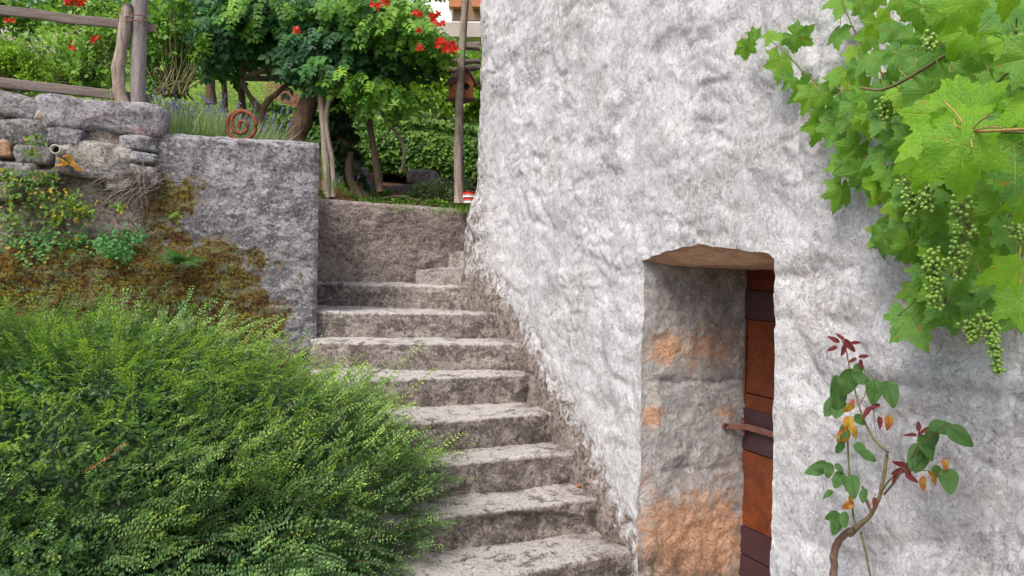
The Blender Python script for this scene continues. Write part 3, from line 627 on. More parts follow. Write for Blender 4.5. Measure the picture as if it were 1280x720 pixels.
pale = blob(px, py, [(20, 335, 26, 14, 1.), (110, 350, 18, 10, .6), (150, 205, 60, 20, .3)]); dark_amt = .45*sstep(-.1, .5, nz3)*sstep(190, 240, py)
g = MB(); g.add(P, gridF(330, 260), np.stack([moss, pale, dark_amt], -1).reshape(-1, 3))
Tp = P[:, -1][:, None]+u*np.linspace(0, .45, 8)[None, :, None]; Tp = Tp+Z*(.02*fbm(Tp, 5, 3))[..., None]; g.add(Tp, gridF(330, 8), (.2, .3, .3))
En = np.stack([P[-1], P[-1]+u*.4], 0); g.add(En, gridF(2, 260)); Tb = np.stack([Tp[:, -1], Tp[:, -1]-Z*.5], 1); g.add(Tb, gridF(330, 2))
obj('mortar_face', g, M['mortar'], sw)

def on_left(px, py, off=0.):               # point on the left wall plane, off metres towards the camera
    d = ray(px, py); O = fr(0, 0)-u*off; t = ((O-EYE)@u)/(d@u); return EYE+d*t
def stone_mesh(c, ex, ey, ez, w, h, dep, tone, seed, pink=None, sq=.45, n=14):
    th = np.linspace(0, 2*PI, 2*n, endpoint=False); ph = np.linspace(-PI/2, PI/2, n+1)
    T_, Ph = np.meshgrid(th, ph, indexing='ij')
    f = lambda x: np.sign(x)*np.abs(x)**sq
    q = np.stack([f(np.cos(Ph))*f(np.cos(T_))*.5*w, f(np.cos(Ph))*f(np.sin(T_))*.5*h, f(np.sin(Ph))*.5*dep], -1)
    P = c+q[..., :1]*ex+q[..., 1:2]*ez-q[..., 2:3]*ey
    L = (w+h)/2; P = P+nrm(P-c)*(L*.11*fbm(P, 1.1/L, 2, seed=seed)+.012*fbm(P, 7, 5, .6, seed=seed+3)-.006*np.clip(ridged(P, 9, 3, seed=seed)-.7, 0, 2)+.004)[..., None]
    col = np.array(tone)*(1+.0*T_[..., None])
    if pink is not None:
        k = sstep(.1, .5, fbm(P, 6, 3, seed=seed+5)+pink[3])[..., None]; col = col*(1-k)+np.array(pink[:3])*k
    return P, gridF(2*n, n+1, closei=True), col.reshape(-1, 3)
stones = [(128, 147, 140, 42, 3, (.30, .29, .315), (.42, .24, .25, -.1)), (20, 134, 74, 30, 10, (.22, .21, .215), None), (28, 168, 62, 34, -4, (.20, .19, .19), None), (80, 172, 46, 22, 5, (.24, .24, .26), None),
    (122, 201, 86, 46, 6, (.24, .225, .22), (.40, .36, .31, .1)), (174, 180, 44, 18, 2, (.28, .28, .29), None), (181, 198, 32, 14, 4, (.26, .27, .29), None), (7, 187, 20, 22, 0, (.42, .22, .10), None), (44, 194, 40, 26, 0, (.25, .23, .22), None),
    (22, 214, 50, 22, 0, (.18, .165, .155), None), (60, 150, 26, 18, 20, (.36, .28, .2), None), (187, 222, 26, 26, 0, (.24, .22, .2), None), (60, 222, 30, 18, 0, (.2, .18, .16), None), (12, 240, 40, 24, 0, (.22, .19, .16), None),
    (175, 215, 22, 14, 15, (.22, .2, .19), None), (150, 232, 30, 14, -5, (.2, .17, .15), None), (-40, 140, 60, 40, 3, (.25, .24, .24), None), (-45, 190, 70, 50, 3, (.22, .21, .2), None), (-120, 160, 80, 60, 3, (.25, .24, .24), None), (-110, 230, 80, 60, 0, (.2, .19, .18), None), (-40, 235, 60, 36, 0, (.2, .19, .18), None)]
for i, (x, y, w, h, rot, tone, pk) in enumerate(stones):
    c = on_left(x, y, .0); sc = c[1]/F_PX; r = math.radians(-rot); ex = nn*math.cos(r)+Z*math.sin(r); ez = -nn*math.sin(r)+Z*math.cos(r)
    V, Fq, cl = stone_mesh(c+u*.075, ex, -u, ez, w*sc*1.06, h*sc*1.05, .26, tone, i*3+1, pk, .36, 34 if w > 60 else 22)
    g = MB(); g.add(V, Fq, cl); obj('stone', g, M['stone'], sw)
c = on_left(70, 187, .105); g = MB(); th = np.linspace(0, 2*PI, 24, endpoint=False)
rings = [(.036, 0), (.036, -.012), (.0285, -.012), (.0285, .25)]; ringP = np.stack([c-u*(-o)+0*u+(np.cos(th)[:, None]*nn+np.sin(th)[:, None]*Z)*r for r, o in [(.029, .2), (.029, -.02), (.0225, -.02), (.0225, .2)]], 0)
g.add(ringP, gridF(4, 24, closej=True)); pipe = obj('drain_pipe', g, M['pvc'], sw)
g = MB(); V, Fb = tube([c+u*.03, c+u*.15], .0225, 20); g.add(V, Fb); obj('pipe_hollow_shade', g, M['black'], sw)  # solid black plug, paints the shade inside the pipe

# ------------------------------------------------------------------ leaf clouds
LEAF6 = np.array([[0, 0, 0], [.35, .30, .05], [.35, 0, -.03], [.35, -.30, .05], [.75, .22, .03], [.75, -.22, .03], [1., 0, -.04]])
LEAFF = [np.array([[0, 2, 1], [0, 3, 2], [4, 1, 2], [2, 3, 5], [2, 6, 4], [2, 5, 6]])]
LEAF4 = np.array([[0, 0, 0], [.5, .27, .07], [1, 0, 0], [.5, -.27, .07]]); LEAF4F = [np.array([[0, 3, 2], [0, 2, 1]])]
def frames(dirs, nor):
    x = nrm(dirs); z = nrm(nor-(nor*x).sum(-1, keepdims=True)*x); y = np.cross(z, x); return np.stack([x, y, z], -2)   # rows are axes
def leaves(g, pos, dirs, nor, size, col, shape=0):
    T, Fs = (LEAF6, LEAFF) if shape == 0 else (LEAF4, LEAF4F)
    R = frames(dirs, nor); n = len(pos); size = np.broadcast_to(size, (n,))
    V = pos[:, None]+np.einsum('kj,njc->nkc', T, R)*size[:, None, None]
    k = len(T); F = [(f[None]+(np.arange(n)*k)[:, None, None]).reshape(-1, 3) for f in Fs]
    g.add(V.reshape(-1, 3), F, np.repeat(col, k, 0))
def rvec(n): return nrm(rng.normal(size=(n, 3)))
def mixc(a, b, t): return np.array(a)*(1-t[:, None])+np.array(b)*t[:, None]
GD, GM, GL, GY = (.018, .060, .016), (.040, .115, .022), (.085, .19, .03), (.22, .33, .04)

# ------------------------------------------------------------------ big shrub
bc_ = np.array([-2.05, 3.55, .42]); br_ = np.array([1.68, 1.04, .925])
bush = thing('honeysuckle_shrub', bc_*[1, 1, 0], 'large spreading evergreen shrub with feathery small leaved shoots beside the steps', 'shrub')
def bush_pts(n, lo, hi, front=True):
    d = rvec(n*4); d = d[(d[:, 2] > -.75)]; d = d[(d[:, 1] < .72)][:n]
    lump = 1+.12*fbm(d, 2.2, 3, seed=61)+.13*fbm(d, 5.0, 2, seed=62)
    return d, bc_+d*br_*lump[:, None]*rng.uniform(lo, hi, len(d))[:, None]
g = MB(); gs = MB()
ns_ = 10500; d, base = bush_pts(ns_, .84, 1.0); ns_ = len(d)
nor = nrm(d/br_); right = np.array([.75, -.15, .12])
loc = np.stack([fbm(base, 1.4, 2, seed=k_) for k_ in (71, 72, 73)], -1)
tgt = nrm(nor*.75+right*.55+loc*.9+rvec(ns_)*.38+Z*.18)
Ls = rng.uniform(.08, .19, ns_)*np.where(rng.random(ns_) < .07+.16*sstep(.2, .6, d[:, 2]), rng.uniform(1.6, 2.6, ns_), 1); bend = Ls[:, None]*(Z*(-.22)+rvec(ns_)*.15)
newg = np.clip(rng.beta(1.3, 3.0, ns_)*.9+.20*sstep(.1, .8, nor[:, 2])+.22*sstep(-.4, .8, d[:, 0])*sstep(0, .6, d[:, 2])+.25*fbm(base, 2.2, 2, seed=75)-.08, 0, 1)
nl = 11
for k in range(nl):
    t = (k+1.)/nl; p = base+tgt*(Ls*t)[:, None]+bend*t*t; tan = nrm(tgt+bend*2*t/Ls[:, None])
    side = nrm(np.cross(tan, nrm(nor*1.0+Z*.6+rvec(ns_)*.3))); upn = np.cross(side, tan)
    upn = upn*np.where((upn*nor).sum(-1) < 0, -1, 1)[:, None]
    for s in (-1, 1):
        dirs = nrm(side*s*1.0+tan*.6+upn*.2+rvec(ns_)*.36)
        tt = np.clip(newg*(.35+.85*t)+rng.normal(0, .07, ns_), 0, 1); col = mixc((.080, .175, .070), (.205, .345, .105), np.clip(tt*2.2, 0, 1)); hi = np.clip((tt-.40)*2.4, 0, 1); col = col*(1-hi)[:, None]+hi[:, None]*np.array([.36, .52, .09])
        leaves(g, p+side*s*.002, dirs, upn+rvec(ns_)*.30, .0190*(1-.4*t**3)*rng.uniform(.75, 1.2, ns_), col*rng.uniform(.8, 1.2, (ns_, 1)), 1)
for i in rng.choice(ns_, 3000, replace=False):
    t = np.linspace(0, 1, 4)[:, None]; pts = base[i]+tgt[i]*Ls[i]*t+bend[i]*t*t; V, Fq = tube(pts, [.0016, .0008], 3); gs.add(V, Fq)
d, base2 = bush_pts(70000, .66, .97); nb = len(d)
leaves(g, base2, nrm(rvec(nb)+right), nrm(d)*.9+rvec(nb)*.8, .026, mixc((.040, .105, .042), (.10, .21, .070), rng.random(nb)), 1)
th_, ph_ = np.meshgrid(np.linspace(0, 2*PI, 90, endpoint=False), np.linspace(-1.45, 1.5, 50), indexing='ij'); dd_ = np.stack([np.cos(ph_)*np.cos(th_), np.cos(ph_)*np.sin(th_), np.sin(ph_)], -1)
dd_[..., 1] = np.minimum(dd_[..., 1], .6); q_ = bc_+dd_*br_*(.66+.12*fbm(dd_, 4, 4, .7, seed=3))[..., None]; g.add(q_, gridF(90, 50, closei=True), (.022, .045, .018))  # dark solid core closes gaps between leaves, inner shade in its colour
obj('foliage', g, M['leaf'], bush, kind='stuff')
for k in range(26):
    dd = rvec(1)[0]; dd[2] = abs(dd[2])*.7+.1; e = bc_+dd*br_*.9; b0 = bc_*[1, 1, 0]+rvec(1)[0]*[.3, .15, 0]
    V, Fq = tube(spline([b0, (b0+e)/2+[0, 0, .12], e], 9), [.014, .004], 6); gs.add(V, Fq)
obj('twigs', gs, M['bark'], bush, kind='stuff')

# ------------------------------------------------------------------ generic plants
def cloud(g, c, r, n, size, cols, down=0., seed=0, hollow=.55, clump=.5, shape=0, flat=.4):
    """leaf clumps spread through an uneven ellipsoid"""
    c = np.array(c, float); r = np.array(r, float); nc = max(4, n//40)
    d = rvec(nc); rad = rng.uniform(hollow, 1.0, nc)*(1+.25*fbm(d, 2, 3, seed=seed)); cc = c+d*r*rad[:, None]
    idx = rng.integers(0, nc, n); pos = cc[idx]+rng.normal(size=(n, 3))*r.mean()*clump*.22
    tone = np.clip(rng.random(nc)[idx]*.6+rng.random(n)*.5, 0, 1)
    dirs = nrm(rvec(n)*.8+d[idx]*.5-Z*down); nor = nrm(Z*flat*2+d[idx]*.6+rvec(n)*.7)
    col = mixc(cols[0], cols[1], np.clip(tone*2, 0, 1)); k = np.clip(tone*2-1, 0, 1)[:, None]; col = col*(1-k)+np.array(cols[2])*k
    leaves(g, pos, dirs, nor, size*rng.uniform(.6, 1.25, n), col, shape)
def trunk(pxs, Y, rad, rough=.18, n=24, seg=9, seed=1):
    pts = [at(x, y, Y if np.ndim(Y) == 0 else Y[i]) for i, (x, y) in enumerate(pxs)]; return tube(spline(pts, n), rad, seg, rough, seed)

def pinnate(g, c, r, n, size, cols, seed=0, pairs=4):
    c = np.array(c, float); r = np.array(r, float); d = rvec(n); d[:, 1] = -np.abs(d[:, 1])*.8+.2*d[:, 1]; pos = c+d*r*rng.uniform(.55, 1.08, (n, 1))*(1+.25*fbm(d, 2, 3, seed=seed))[:, None]
    ax = nrm(d*[.7, .9, .3]+rvec(n)*.45-Z*.75); L = size*rng.uniform(.7, 1.3, n); tone = np.clip(rng.random(n)*.7+.35*fbm(pos, 3, 2, seed=4)+.25*sstep(-.3, .9, d[:, 2])+.05, 0, 1)
    side = nrm(np.cross(ax, nrm(-np.array([0, .8, 0])+Z*.5+rvec(n)*.4))); up = np.cross(side, ax)
    col = mixc(cols[0], cols[1], np.clip(tone*2, 0, 1)); k = np.clip(tone*2-1, 0, 1)[:, None]; col = col*(1-k)+np.array(cols[2])*k
    for j in range(pairs):
        t = (j+.6)/pairs; p = pos+ax*(L*t)[:, None]-Z*(L*.15*t*t)[:, None]
        for s_ in (-1, 1): leaves(g, p, nrm(side*s_+ax*.75-Z*.25+rvec(n)*.12), up+rvec(n)*.25, L*.40*(1-.25*t), col*rng.uniform(.8, 1.2, (n, 1)), 0)
    leaves(g, pos+ax*L[:, None], ax, up, L*.4, col, 0)
# trumpet vine on pergola
pv = at(385, 175, 7.2); pv[2] = 2.4
vine = thing('trumpet_vine', pv, 'dark green trumpet vine mass with red flowers over the garden pergola', 'climbing plant')
g = MB(); YV = 7.6
DK = [(.024, .085, .036), (.045, .145, .048), (.095, .24, .05)]; BR = [(.06, .17, .03), (.14, .31, .04), (.27, .48, .05)]
for (x, y, rx, ry, n, Y, cs, dn, sz) in [(300, 25, 60, 50, 1700, 7.6, DK, .6, .075), (350, 40, 70, 50, 2000, 7.6, DK, .7, .075), (420, 30, 70, 50, 2200, 7.5, DK, .8, .07), (480, 45, 55, 50, 1800, 7.4, DK, .8, .065), (395, 75, 40, 45, 1000, 7.3, DK, 1., .07),
        (450, 70, 50, 40, 1400, 7.3, DK, .9, .06), (510, 75, 38, 35, 900, 7.3, DK, .8, .055), (485, 128, 50, 22, 420, 7.2, BR, .9, .055), (440, 112, 40, 16, 260, 7.2, BR, .8, .05), (470, 20, 70, 26, 900, 7.0, BR, .5, .055), (500, 45, 50, 25, 600, 6.9, BR, .6, .05),
        (540, 70, 22, 14, 260, 7.1, BR, .5, .05), (290, 70, 40, 30, 800, 7.8, DK, .7, .075), (275, 55, 28, 30, 700, 7.3, DK, .7, .07), (360, -20, 120, 30, 1500, 7.8, DK, .3, .07), (500, -12, 60, 22, 500, 7.4, BR, .3, .055), (410, 100, 22, 14, 180, 7.1, DK, 1., .06), (330, 15, 60, 40, 500, 7.2, BR, .5, .06), (255, 10, 36, 50, 700, 7.9, DK, .5, .07)]:
    cloud(g, at(x, y, Y), np.array([rx, 50, ry])*Y/F_PX*.8, int(n*.45), sz, cs, dn, x); pinnate(g, at(x, y-10, Y-.1), np.array([rx*.92, 60, ry*.72])*Y/F_PX, int(n*.15), .17 if cs is DK else .15, cs, x)
obj('foliage', g, M['leaf'], vine, kind='stuff')
def mk_trunk(name, pxs, Y, rad, mat, parent, **k):
    g = MB(); V, Fq = trunk(pxs, Y, rad, **k); g.add(V, Fq); return obj(name, g, mat, parent)
mk_trunk('trunk', [(365, 188), (374, 160), (385, 132), (393, 108), (400, 80)], 7.3, [.105, .09, .085, .09, .06], M['bark'], vine, rough=.35)
mk_trunk('limb', [(396, 112), (370, 100), (345, 118), (330, 135), (322, 180)], 7.3, [.03, .022, .026, .03, .034], M['bark'], vine)
mk_trunk('limb', [(327, 140), (312, 120), (303, 100), (305, 70)], 7.3, [.03, .026, .024, .024], M['bark'], vine)
mk_trunk('limb', [(396, 85), (360, 78), (330, 88), (305, 96)], 7.25, [.035, .03, .03, .02], M['bark'], vine, rough=.3)
mk_trunk('limb', [(401, 110), (430, 95), (470, 75), (510, 60)], 7.4, [.05, .04, .03], M['bark'], vine)
# flowers
def flower(g, c, s, out):
    axes = frames(np.array([out]), np.array([[.1, .2, 1.]]))[0]
    for k in range(5):
        a = 2*PI*k/5; d = axes[0]*.5+axes[1]*math.cos(a)+axes[2]*math.sin(a)
        leaves(g, np.array([c]), np.array([d]), np.array([axes[0]*1.0-d*.3]), s*.75, np.array([[.62, .035, .02]])*rng.uniform(.8, 1.2))
    leaves(g, np.array([c-axes[0]*s*1.1]), np.array([axes[0]]), np.array([[0, 0, 1.]]), s*1.2, np.array([[.60, .12, .04]]))
    leaves(g, np.array([c-axes[0]*s*1.1]), np.array([axes[0]]), np.array([[1., 0, 0.]]), s*1.2, np.array([[.60, .12, .04]]))
for (x, y, n, sp, Y) in [(370, 37, 4, 5, 6.35), (474, 3, 6, 9, 6.2), (541, 25, 9, 13, 6.2), (557, 60, 13, 11, 6.2), (549, 50, 3, 6, 6.2), (88, -2, 7, 9, 6.0), (527, 60, 2, 4, 6.3), (520, 16, 2, 5, 6.3)]:
    g = MB()
    for k in range(n):
        q = at(x+rng.normal()*sp*.6, y+rng.normal()*sp*.45, Y+rng.normal()*.05); flower(g, q, .045, nrm(np.array([rng.normal()*.6, -1., rng.normal()*.5-.1])))
    obj('flower_cluster', g, M['leaf'], vine, kind='stuff')

# pergola timbers: each pole moves with the frame -> parts
perg = thing('garden_pergola', at(405, 245, 7.0)*[1, 1, 0]+Z*2.2, 'rustic pergola of weathered poles holding up the trumpet vine', 'pergola')
mk_trunk('post', [(409, 247), (407, 200), (404, 150), (399, 106), (397, 70)], 7.0, [.040, .035, .032, .030], M['palebark'], perg)
mk_trunk('post', [(475, 240), (466, 180), (457, 120), (450, 60)], 7.3, [.036, .030, .028], M['bark'], perg)
mk_trunk('post', [(574, 254), (573, 180), (575, 110), (578, 50), (584, -20)], 7.05, [.045, .042, .04, .036, .033], M['palebark'], perg, rough=.25)
mk_trunk('post', [(306, 175), (304, 140), (300, 95), (298, 60)], 8.0, [.04, .035], M['bark'], perg)
mk_trunk('post', [(264, 130), (262, 90)], 8.4, [.06, .05], M['bark'], perg)
mk_trunk('post', [(282, 140), (279, 85)], 8.2, [.03, .03], M['bark'], perg)
for (a, b, Y, r) in [((255, 96), (405, 97), 8.0, .035), ((290, 72), (420, 66), 8.2, .03), ((505, 92), (600, 84), 7.25, .034), ((500, 72), (600, 77), 7.3, .025), ((505, 48), (600, 60), 7.35, .03), ((520, 52), (540, 90), 7.3, .02), ((400, 60), (600, 55), 7.6, .03)]:
    mk_trunk('crossbar', [a, ((a[0]+b[0])/2, (a[1]+b[1])/2+1.5), b], Y, [r, r*.85], M['railwood'], perg)
# curly dead vine stems
def lone(name, pxs, Y, rad, mat, label, cat, **k):
    pts = [at(x, y, Y if np.ndim(Y) == 0 else Y[i]) for i, (x, y) in enumerate(pxs)]; base = min(pts, key=lambda p: p[2])
    g = MB(); V, Fq = tube(spline(pts, 40), rad, 8, k.get('rough', .2), 3); g.add(V-base, Fq); o = obj(name, g, mat); o.location = base; tag(o, label, cat); return o
lone('vine_stem', [(417, 246), (415, 200), (408, 160), (410, 130), (424, 108), (420, 85), (425, 65)], 6.95, [.022, .022, .02, .016], M['palebark'], 'pale curling bare vine stem wound beside the leftmost pergola post', 'vine stem')
lone('vine_stem', [(502, 215), (505, 185), (494, 165), (480, 145), (472, 128), (476, 105), (473, 85)], 7.3, [.014, .016, .02, .018], M['palebark'], 'thin bare vine stem slanting down left from the ivy hedge to the drooping bright leaves', 'vine stem')
# ivy-clad leaning trunk
ivt = thing('ivy_clad_trunk', at(445, 246, 7.15), 'leaning tree trunk wrapped in dark ivy behind the landing wall', 'tree')
mk_trunk('trunk', [(450, 250), (440, 215), (430, 175), (418, 130), (408, 95)], 7.4, [.10, .085, .085, .08, .07], M['bark'], ivt, rough=.3)
mk_trunk('root', [(452, 252), (441, 232), (436, 212), (438, 190)], 7.25, [.045, .04, .03], M['bark'], ivt)
g = MB()
for (x, y, r, n) in [(438, 205, 9, 500), (430, 180, 11, 650), (424, 160, 12, 700), (418, 140, 12, 600), (446, 226, 7, 300), (412, 120, 12, 500)]: cloud(g, at(x, y, 7.35), np.array([r*1.7, r*2., 15])*7.3/F_PX, int(n*1.6), .042, [(.012, .04, .014), (.022, .065, .022), (.05, .12, .035)], .5, x, .8)
obj('ivy', g, M['leaf'], ivt, kind='stuff')

# ivy hedge bank
hd = thing('ivy_hedge', at(470, 210, 9.2), 'low clipped hedge thick with ivy running behind the pergola', 'hedge')
g = MB(); n = 30000
t = rng.random(n); zt = rng.random(n)**.8; pxx = 300+340*t
topy = np.interp(pxx, [300, 330, 420, 500, 590, 640], [128, 128, 138, 150, 158, 165]); boty = np.interp(pxx, [300, 420, 500, 640], [185, 205, 215, 226])
P3 = np.stack([at(x, b+(tp-b)*z_, 9.2) for x, b, tp, z_ in zip(pxx, boty, topy, zt)]); bulge = .25*np.sqrt(np.clip(1-zt**3, 0, 1))
P3[:, 1] += .45-bulge*1.2+.12*fbm(P3, 1.6, 3)+rng.normal(size=n)*.03
top = rng.random(n) < .22; P3[top, 1] += rng.uniform(0, .9, top.sum()); P3[top, 2] = np.interp(pxx[top], [300, 330, 420, 500, 590, 640], [at(x, y, 9.4)[2] for x, y in zip([300, 330, 420, 500, 590, 640], [128, 128, 138, 150, 158, 165])])+.05*fbm(P3[top], 2, 3)
tone = np.clip(.5+.5*fbm(P3, 5, 3)+rng.normal(size=n)*.25, 0, 1); col = mixc((.07, .17, .045), (.28, .46, .09), tone)
leaves(g, P3, nrm(rvec(n)*.7-Z*.7+[0, -.4, 0]), nrm(rvec(n)*.6+[0, -.8, .7]), .060*rng.uniform(.7, 1.2, n), col, 0)
obj('foliage', g, M['leaf'], hd, kind='stuff')
g = MB(); q = [at(x, y, 9.75) for x, y in [(290, 195), (640, 230), (640, 172), (290, 134)]]; qb = [p+np.array([0, .7, 0]) for p in q]
g.add(np.array(q+qb), [[0, 1, 2, 3], [7, 6, 5, 4], [3, 2, 6, 7], [0, 3, 7, 4], [1, 5, 6, 2]]); obj('bank', g, M['yard'], hd, smooth=False)

# vineyard leaves and shrubs behind
def shrub(name, label, cat, px, py, Y, blobs, cols, size, n, down=.2, stems=4, group=None, shape=0, stemc='greenstem', stemr=.008):
    b = at(px, py, Y); t = thing(name, b, label, cat, group); g = MB(); gs = MB()
    for (x, y, rx, ry, kk) in blobs:
        c = at(x, y, Y); cloud(g, c, np.array([rx, (rx+ry)/2, ry])*Y/F_PX, int(n*kk), size, cols, down, x, .3, .8, shape)
        for j in range(stems):
            e = c+rng.normal(size=3)*np.array([rx, rx, ry])*Y/F_PX*.5; V, Fq = tube(spline([b+rng.normal(size=3)*[.06, .06, 0], (b+e)/2+rng.normal(size=3)*.05, e], 8), [stemr, stemr*.4], 5); gs.add(V, Fq)
    obj('foliage', g, M['leaf'], t, kind='stuff'); obj('stem', gs, M[stemc], t, kind='stuff'); return t
YG = [(.10, .22, .03), (.22, .38, .045), (.36, .52, .07)]; MG = [(.05, .13, .025), (.10, .23, .035), (.20, .36, .05)]; SG = [(.12, .19, .09), (.20, .28, .14), (.34, .42, .24)]; DG = [(.014, .045, .016), (.026, .08, .024), (.055, .13, .03)]
shrub('grape_vine', 'bright green leafy vine growing behind the birdhouse', 'vine', 550, 150, 9.9, [(545, 110, 45, 30, 1), (585, 130, 20, 30, .6), (560, 78, 36, 14, .5), (600, 100, 20, 40, .6)], YG, .10, 900, .5)
shrub('leafy_bush', 'yellow-green bush with arching stems right of the grey fence post', 'bush', 215, 120, 6.4, [(205, 40, 30, 40, 1), (232, 60, 20, 25, .5), (190, 80, 20, 30, .6), (225, 20, 22, 22, .4), (248, 66, 10, 10, .15)], MG, .055, 620, .3, 12)
shrub('leafy_bush', 'medium green bush with reddish stems in the middle behind the two fence rails', 'bush', 90, 112, 6.3, [(95, 70, 50, 32, 1), (60, 95, 50, 20, .7), (130, 60, 24, 34, .7), (120, 95, 30, 18, .6), (150, 30, 30, 30, .6)], [(.09, .20, .04), (.20, .36, .07), (.36, .52, .14)], .045, 750, .2, 14, stemc='bark', stemr=.006)
shrub('leafy_bush', 'bright yellow-green feathery bush at the far left behind the fence', 'bush', 10, 112, 6.0, [(8, 88, 30, 18, 1), (25, 72, 30, 20, .8), (-10, 65, 30, 30, .8), (45, 100, 22, 10, .5)], YG, .03, 1500, .1, 8)
shrub('flowering_hedge', 'tall green hedge with orange-red blooms above the top fence rail', 'hedge', 60, 110, 8.5, [(40, 18, 60, 22, 1), (110, 14, 50, 26, 1), (170, 20, 50, 40, 1), (-10, 30, 40, 30, .8), (220, 30, 50, 60, 1.2), (120, 60, 120, 30, 1.2)], [(.08, .17, .05), (.16, .30, .07), (.30, .46, .13)], .07, 1100, .2, 5)
shrub('background_tree', 'dark leafy tree standing deep behind the trumpet vine', 'tree', 330, 100, 13, [(330, 40, 90, 50, 1.6), (420, 60, 80, 40, 1.3), (250, 60, 50, 50, 1), (470, 100, 40, 30, .6)], MG, .12, 1100, .3, 5, stemc='bark', stemr=.04)
shrub('background_tree', 'lighter green tree behind the hedge at the top left corner', 'tree', 100, 60, 14, [(60, 0, 110, 30, 1.2), (180, -5, 80, 40, 1)], MG, .12, 900, .3, 5, stemc='bark', stemr=.04)
shrub('background_tree', 'dense bushy tree behind the bright vine and birdhouse', 'tree', 560, 110, 14, [(560, 95, 70, 22, 1.2), (500, 85, 50, 28, 1), (620, 80, 60, 50, 1)], MG, .12, 900, .3, 5, stemc='bark', stemr=.04)
for k in range(6):
    g = MB(); x, y = [(92, 0), (100, 4), (83, 3), (93, 57), (10, 22), (118, 48)][k]
    for j in range(5 if k < 3 else 3): flower(g, at(x+rng.normal()*4, y+rng.normal()*3, 6.1), .035, nrm(np.array([rng.normal()*.6, -1., rng.normal()*.5])))
    obj('bloom', g, M['leaf'], bpy.data.objects['flowering_hedge'])
# lawn grass and lavender
def tuft(g, gs, c, n, h, spread, cols, fl=None, flh=.06, lean=.35):
    b = c+np.stack([rng.normal(size=n)*spread*.5, rng.normal(size=n)*spread*.5, 0*rng.random(n)], -1); d = nrm(Z+rvec(n)*lean+(b-c)/spread*.5)
    col = mixc(cols[0], cols[1], rng.random(n)); L = h*rng.uniform(.6, 1.1, n)
    T = np.array([[0, .03, 0], [0, -.03, 0], [.5, .022, .02], [.5, -.022, .02], [1, 0, -.06]]); Fs = [np.array([[0, 1, 3], [0, 3, 2], [2, 3, 4]])]
    R = frames(d, rvec(n)); V = b[:, None]+np.einsum('kj,njc->nkc', T*[1, .6, 1], R)*L[:, None, None]
    g.add(V.reshape(-1, 3), [(f[None]+(np.arange(n)*5)[:, None, None]).reshape(-1, 3) for f in Fs], np.repeat(col, 5, 0))
    if fl is not None:
        for i in range(n//5):
            m = 9; tip = b[i]+d[i]*L[i]*1.12; p = tip-d[i]*(np.linspace(0, flh, m))[:, None]; leaves(gs, p, nrm(rvec(m)+d[i]), rvec(m), .016, np.tile(np.array(fl)*rng.uniform(.8, 1.3), (m, 1)), 0)
def lavender(label, px, py, Y, n=260, h=.26, sp=.38, group=None, fl=(.16, .13, .42), cols=((.16, .24, .12), (.34, .44, .24))):
    b = at(px, py, Y); t = thing('lavender_plant', b, label, 'lavender', group); g = MB(); gs = MB(); tuft(g, gs, b, n, h, sp, cols, fl); obj('foliage', g, M['leaf'], t, kind='stuff'); obj('flower_spikes', gs, M['leaf'], t, kind='stuff')
lavender('lavender clump with blue spikes just right of the grey fence post', 212, 172, 5.5, 420, .26, .42)
lavender('lavender clump in the middle between fence post and rusty spiral', 246, 174, 5.6, 420, .24, .42)
lavender('lavender clump directly behind the rusty spiral ornament', 300, 180, 5.9, 360, .19, .34, fl=(.22, .16, .5))
lavender('bright purple lavender at the foot of the ivy clad trunk', 424, 250, 7.6, 260, .26, .24, fl=(.28, .18, .60))
shrub('grey_leaved_plant', 'silvery green bushy plant between the stick posts above the landing wall', 'plant', 545, 252, 7.6, [(548, 238, 26, 14, 1), (525, 240, 14, 9, .5), (580, 238, 14, 12, .4)], SG, .028, 1700, -.6, 6)
shrub('low_plant', 'low green leafy plant left of the silvery plant on the landing wall', 'plant', 480, 250, 7.5, [(482, 244, 16, 6, .6), (455, 243, 10, 6, .4), (510, 247, 14, 4, .5)], MG, .035, 500, .0, 3)
shrub('low_plant', 'tiny green plant beside the leftmost stick post on the landing wall', 'plant', 400, 248, 6.9, [(400, 241, 7, 7, .6)], MG, .035, 200, .0, 3)
shrub('low_plant', 'row of small leafy green plants along the top of the landing wall', 'plant', 520, 256, 7.2, [(x_, 249+(x_-400)*.045, 9, 4.5, .35) for x_ in range(430, 590, 16)], MG, .035, 420, .0, 1)
g = MB()
for k in range(55):
    x = rng.uniform(390, 600); Y = rng.uniform(6.7, 7.7); b = at(x, 250, Y); b[2] = gh(np.array((b-C0)@nn), np.array((b-C0)@u)); tuft(g, None, b, 26, .09, .12, ((.08, .18, .02), (.24, .40, .05)))
for k in range(900):
    a = rng.uniform(-5, -.1); b_ = rng.uniform(.35, 5)**1.0; p = fr(a, b_); p[2] = gh(np.array(a), np.array(b_)); tuft(g, None, p, 22, .12, .22, ((.10, .20, .025), (.30, .44, .06)))
obj('grass', g, M['leaf'], kind='stuff')

